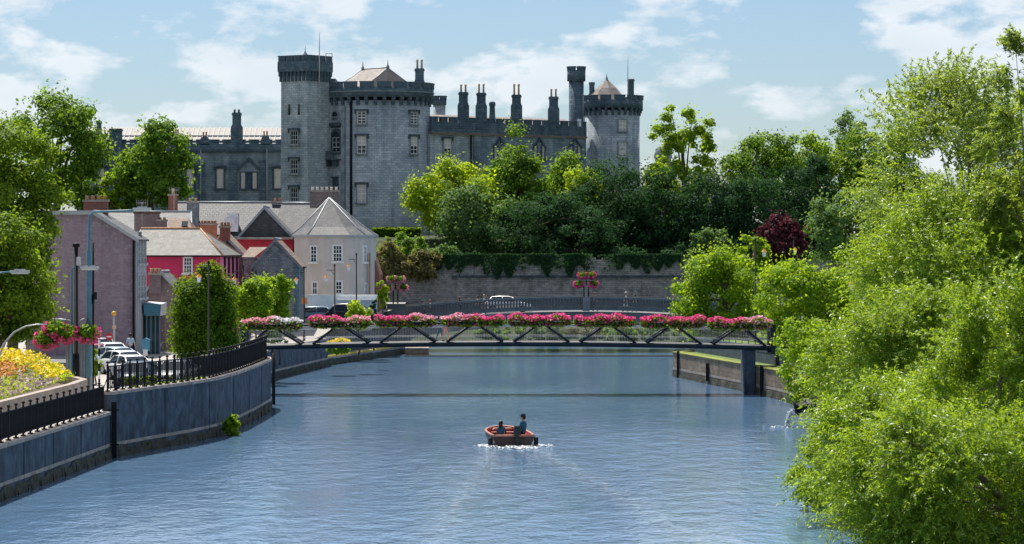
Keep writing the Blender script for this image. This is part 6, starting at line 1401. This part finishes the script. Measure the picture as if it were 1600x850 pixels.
# hill trees
hill_trees = [
 ('tree', 'glowing yellow-green tree left of the hill trees beside the castle drum', 704, 262, 372, 122, 341, 'leaf_lime', 8500, .4, 'round', 26, .3),
 ('tree', 'grey-green spreading bush-like tree in front of the yellow-green one', 735, 300, 428, 124, 334, 'leaf_grey', 8000, .38, 'round', 34, .28),
 ('tree', 'dark domed tree with visible stems below the castle right wing', 808, 230, 350, 112, 347, 'leaf_mid', 7500, .4, 'dome', 32, .3),
 ('tree', 'medium green domed tree right of the dark dome under the castle wing', 888, 244, 350, 104, 349, 'leaf_mid', 6500, .4, 'dome', 30, .3),
 ('tree', 'small tree coloured for the yellow-green highlights between the domes and the yews', 912, 268, 345, 62, 338, 'leaf_lime', 2600, .36, 'round', 16, .32),  # highlights among the hill trees put into lime leaf colour
 ('yew_tree', 'dark evergreen left of centre above the old stone wall', 835, 312, 436, 136, 331, 'leaf_yew', 7500, .36, 'round', 34, .28),
 ('yew_tree', 'tall dark yew right below the castle corner tower', 955, 258, 425, 130, 335, 'leaf_yew', 9000, .36, 'round', 46, .3),
 ('yew_tree', 'dark yew hanging over the stone wall above the bridge lamp', 905, 318, 436, 136, 328, 'leaf_yew', 7000, .36, 'round', 34, .28),
 ('yew_tree', 'broad dark yew right of the castle corner tower', 1030, 276, 432, 128, 334, 'leaf_yew', 8000, .36, 'round', 36, .27),
 ('tree', 'tall airy tree rising into the sky right of the castle', 1066, 177, 345, 100, 348, 'leaf_bright', 7000, .40, 'round', 40, .2),
 ('tree', 'yellow-lit small tree at the foot of the tall airy tree', 1032, 262, 340, 50, 341, 'leaf_lime', 1800, .36, 'round', 16, .28),
 ('yew_tree', 'dark yew left of the far slate-roofed hall', 1112, 276, 432, 124, 333, 'leaf_yew', 8000, .36, 'round', 44, .3),
 ('yew_tree', 'dark yew in the middle of the right hill', 1190, 270, 432, 128, 331, 'leaf_yew', 8000, .36, 'round', 44, .3),
 ('yew_tree', 'columnar dark yew at the right of the hill', 1268, 252, 425, 112, 333, 'leaf_yew', 8500, .36, 'column', 44, .26),
 ('tree', 'rounded broadleaf tree above the yews right of the far hall', 1196, 216, 326, 122, 351, 'leaf_mid', 7000, .4, 'round', 32, .27),
 ('tree', 'yellowish broadleaf tree behind the columnar yew', 1272, 216, 316, 84, 354, 'leaf_bright', 4000, .4, 'round', 24, .28),
 ('tree', 'thin feathery tree standing highest on the right hill', 1330, 183, 305, 84, 357, 'leaf_grey', 3200, .34, 'round', 34, .2),
 ('tree', 'dark green tree behind the big willow on the right hill', 1380, 205, 340, 130, 352, 'leaf_mid', 6500, .4, 'round', 32, .27),
 ('tree', 'grey-green tree at the lower right of the hill beside the willow', 1318, 300, 440, 110, 300, 'leaf_grey', 6000, .34, 'round', 30, .28),
 ('shrub', 'light green shrub among the dark yews above the lanterns', 1108, 360, 400, 52, 326, 'leaf_grey', 1500, .34, 'round', 12, .34),
 ('shrub', 'brownish shrub on the slope right of the pale house', 612, 385, 440, 60, 318, 'leaf_brown', 2600, .34, 'round', 18, .3),
 ('shrub', 'mid-green shrub on the slope below the box hedge', 632, 372, 420, 74, 322, 'leaf_mid', 3000, .34, 'round', 18, .3),
 ('shrub', 'loose yellow-brown bush over the left end of the stone wall', 655, 398, 440, 58, 318, 'leaf_brown', 2000, .34, 'round', 16, .3),
 ('shrub', 'dark shrub along the top of the old stone wall, first from the left', 680, 385, 430, 60, 325, 'leaf_grey', 2600, .34, 'round', 18, .34),
 ('shrub', 'dark shrub along the top of the old stone wall, second from the left', 750, 392, 432, 70, 325, 'leaf_yew', 2600, .34, 'round', 18, .34),
 ('shrub', 'dark shrub along the top of the old stone wall, third from the left', 870, 395, 434, 80, 325, 'leaf_yew', 2600, .34, 'round', 18, .34),
 ('shrub', 'dark shrub along the top of the old stone wall, fourth from the left', 975, 392, 430, 80, 325, 'leaf_yew', 2600, .34, 'round', 18, .34),
 ('shrub', 'dark shrub along the top of the old stone wall, fifth from the left', 1065, 388, 430, 70, 325, 'leaf_yew', 2600, .34, 'round', 18, .34),
 ('shrub', 'dark shrub along the top of the old stone wall, sixth from the left', 1150, 385, 425, 80, 325, 'leaf_yew', 2600, .34, 'round', 18, .34),
 ('shrub', 'dark shrub along the top of the old stone wall, seventh from the left', 1240, 385, 430, 80, 325, 'leaf_yew', 2600, .34, 'round', 18, .34),
 ('shrub', 'dark shrub along the top of the old stone wall, eighth from the left', 1310, 380, 430, 70, 325, 'leaf_yew', 2600, .34, 'round', 18, .34)]
for nm, lab, px, yt, yb, w_, Y, mat, n, lf, sh, nc, rcf in hill_trees:
    T(nm, lab, px, yt - 4, yb, w_ * 1.08, Y, mat, int(n * 1.45), lf * .82, min(HB(Y) if Y > 321 else 6.5, ZW(yb, Y) + .5), sh, nc, rcf, cat='shrub' if nm == 'shrub' else 'tree', lo=.15 if mat == 'leaf_yew' else .3)
T('copper_tree', 'dark red copper-leaved tree behind the right bank lanterns', 1217, 344, 432, 74, 262, 'leaf_copper', 4200, .32, 2.45, nc=26, rcf=.28)
T('shrub', 'yellow-green sapling beside the copper tree', 1180, 368, 430, 46, 258, 'leaf_bright', 1800, .28, 2.45, nc=14, cat='shrub')
# ivy hanging over the stone wall
for i, (px, yb, w_) in enumerate([(690, 425, 60), (740, 432, 40), (790, 440, 34), (845, 432, 44), (900, 438, 30), (985, 428, 50), (1040, 425, 50)]):
    k = 319 / F; n = 1100; x = rng.normal(XW(px, 319), w_ * k * .3, n); u = rng.random(n) ** 1.4; zt_ = 8.4; zb_ = ZW(yb, 319); prof_ = .35 + .65 * np.abs(np.sin(x * 2.3 + i) * np.cos(x * .9 + 2 * i)); P = np.column_stack([x, 319.0 - .2 * rng.random(n), zt_ + (zb_ - zt_) * u * prof_])
    L = .3 * (.6 + .7 * rng.random(n)); t = thing('ivy', 'dark ivy curtain on the old stone wall, %s from the left' % ['first', 'second', 'third', 'fourth', 'fifth', 'sixth', 'seventh'][i], 'ivy', (XW(px, 319), 319, zb_), group='ivy curtains on the stone wall'); put('ivy_leaves', leafmesh('ivy_leaves', P, np.array([0, -1, .4]) + .5 * rng.normal(size=(n, 3)), L * .5, L * .4, 'leaf_yew'), 'leaf_yew', t)
    m_ = MB(); m_.tube([(XW(px, 319), 319.1, zt_), (XW(px, 319) + .1, 319.05, (zt_ + zb_) / 2), (XW(px, 319), 319.1, zb_ + .2)], [.05, .04, .02], 5); put('stem', m_, 'bark', t)
# bushes on the far bank seen under the bridge
for i, (px, w_, h_) in enumerate([(785, 90, 20), (850, 84, 24), (910, 80, 22), (970, 88, 26), (1030, 90, 24), (1095, 94, 26)]):
    T('bank_bush', 'green bush on the far river bank under the road bridge, %s from the left' % ['first', 'second', 'third', 'fourth', 'fifth', 'sixth'][i], px, 531 - h_, 536, w_, 306, ['leaf_mid', 'leaf_grey', 'leaf_brown'][i % 3], 2400, .24, .6, nc=18, rcf=.4, cat='bush', group='bushes on the far river bank', limbs=4)
# right bank
T('tree', 'bright leafy tree at the right end of the footbridge', 1126, 394, 530, 156, 236, 'leaf_bright', 21000, .22, 2.45, nc=26, rcf=.30, lo=.4)
T('tree', 'bright green tree between the footbridge end and the willow', 1262, 400, 548, 146, 214, 'leaf_bright', 18000, .21, 2.45, nc=26, rcf=.30, lo=.4)
T('sapling', 'loose young tree leaning over the river wall right of the pier', 1262, 500, 632, 104, 176, 'leaf_bright', 3600, .18, 1.7, nc=36, rcf=.22, lo=.35)
T('tree', 'green tree on the right bank behind the willow and pavilion', 1400, 395, 520, 110, 235, 'leaf_mid', 7000, .28, 2.45, nc=30, rcf=.28)
willow('willow', 'airy grey-green willow filling the upper right, tallest crown', 1500, 105, 480, 300, 135, 'leaf_willow_grey', 3400, 17, 1.6, .19, droop=.35, trunk_px=1500)
willow('willow', 'willow sprays at the top right corner against the sky', 1612, 40, 420, 150, 128, 'leaf_willow_grey', 1300, 16, 1.6, .2, droop=.45)
willow('willow', 'middle willow of the right bank, pale crown before the pavilion', 1515, 285, 550, 345, 130, 'leaf_willow', 5200, 17, 1.4, .17, droop=.4, trunk_px=1510)
willow('willow', 'broad bright willow leaning over the water, middle right', 1452, 462, 720, 340, 122, 'leaf_willow', 5200, 17, 1.2, .165, droop=.4, trunk_px=1450)
willow('willow', 'lowest foreground willow touching the river at bottom right', 1450, 600, 850, 360, 106, 'leaf_willow', 5200, 17, .6, .15, droop=.4, trunk_px=1480)
willow('willow', 'bright willow at the right edge in the foreground', 1570, 430, 900, 260, 100, 'leaf_willow', 5200, 17, 1.0, .15, droop=.4)
willow('willow', 'hanging willow spray dipping to the water at lower right', 1275, 690, 800, 60, 112, 'leaf_willow', 260, 16, .2, .15, droop=.7, trunk_px=1330)
willow('willow', 'nearest bright willow bush filling the bottom right corner', 1480, 640, 893, 360, 92, 'leaf_willow', 6000, 17, .9, .14, droop=.4, trunk_px=1660)
# weeds on the left wall
T('weed', 'tuft of green weeds growing at the waterline of the curved wall', 362, 652, 690, 28, 155.5, 'leaf_bright', 900, .2, 0.0, nc=8, cat='plant', limbs=3)
T('weed', 'small weed tuft low on the wall left of the larger one', 229, 690, 704, 8, 144, 'leaf_mid', 160, .14, .3, nc=4, cat='plant', limbs=2)
# wildflower bed
def bed_z(x, y): return 2.5 + min(1.0, max(0, (-22 - x) * .05))
n = 26000; X_ = rng.uniform(-36, -22.2, n); Y_ = rng.uniform(120, 163, n); G = rng.random(n) ** 1.3 * (.75 + .35 * np.sin(X_ * .9) * np.cos(Y_ * .33) + np.clip((Y_ - 140) * .012, -.1, .4)); Z_ = np.array([bed_z(a, b) for a, b in zip(X_, Y_)]) + G * np.clip((-22 - X_) * .5, .25, 1)
P = np.column_stack([X_, Y_, Z_]); L = .2 * (.5 + .8 * rng.random(n)); o = put('wildflower_foliage', leafmesh('wildflower_foliage', P, np.array([0, -.4, .4]) + .8 * rng.normal(size=(n, 3)), L * .55, L * .2, 'leaf_lime'), 'leaf_lime'); o['kind'] = 'stuff'; o['label'] = 'green stems and leaves of the wildflower bed at left'
for nm, mat, n, (ya, yb_), (xa_, xb_), lab in (('yellow_wildflowers', 'bloom_yellow', 1500, (156, 164), (-27.5, -22.6), 'yellow wildflowers at the back of the left bed'), ('rust_wildflowers', 'bloom_orange', 1300, (147, 156), (-27, -23.6), 'rust coloured grasses in the middle of the left bed'), ('mauve_wildflowers', 'bloom_mauve', 900, (132, 158), (-24, -22.2), 'pale mauve flowers along the edge of the left bed')):
    X_ = rng.uniform(xa_, xb_, n); Y_ = rng.uniform(ya, yb_, n); G = .55 + .45 * rng.random(n) + (.35 if 'yellow' in nm else 0) * np.clip((-22 - X_) * .3, 0, 1); G *= (1.0 if 'mauve' not in nm else .6); Z_ = np.array([bed_z(a, b) for a, b in zip(X_, Y_)]) + G * np.clip((-22 - X_) * .5, .3, 1)
    L = .17 * (.6 + .8 * rng.random(n)); o = put(nm, leafmesh(nm, np.column_stack([X_, Y_, Z_]), np.array([0, -.3, .8]) + .6 * rng.normal(size=(n, 3)), L * .5, L * .45, mat), mat); o['kind'] = 'stuff'; o['label'] = lab
t = thing('flower_bed', 'bed of yellow flowers seen through the second footbridge panel', 'flower bed', (XW(528, 228), 228, 1.6)); leafblock('foliage', t, XW(511, 228), XW(546, 228), 228, 1.55, 2.3, .4, 700, .2, 'leaf_mid'); leafblock('blooms', t, XW(511, 228), XW(546, 228), 228, 2.2, 2.6, .4, 700, .15, 'bloom_yellow', up=.7)
for i, (px, Y) in enumerate([(205, 165), (232, 165.5), (262, 166), (290, 168), (312, 170)]): T('low_bush', 'low green bush behind the railing posts, %s from left' % ['first', 'second', 'third', 'fourth', 'fifth'][i], px, 590, 606, 22, Y, 'leaf_bright', 600, .16, 1.5, nc=8, rcf=.4, cat='bush', group='low bushes behind the railing', limbs=3)
T('shrub', 'small shrub beside the teal pole in front of the red car', 148, 548, 588, 24, 178, 'leaf_bright', 900, .2, 1.5, nc=10, cat='shrub', limbs=4)
print('objects', len(bpy.data.objects), 'tris', sum(len(o.data.polygons) * 2 for o in bpy.data.objects if o.type == 'MESH'))
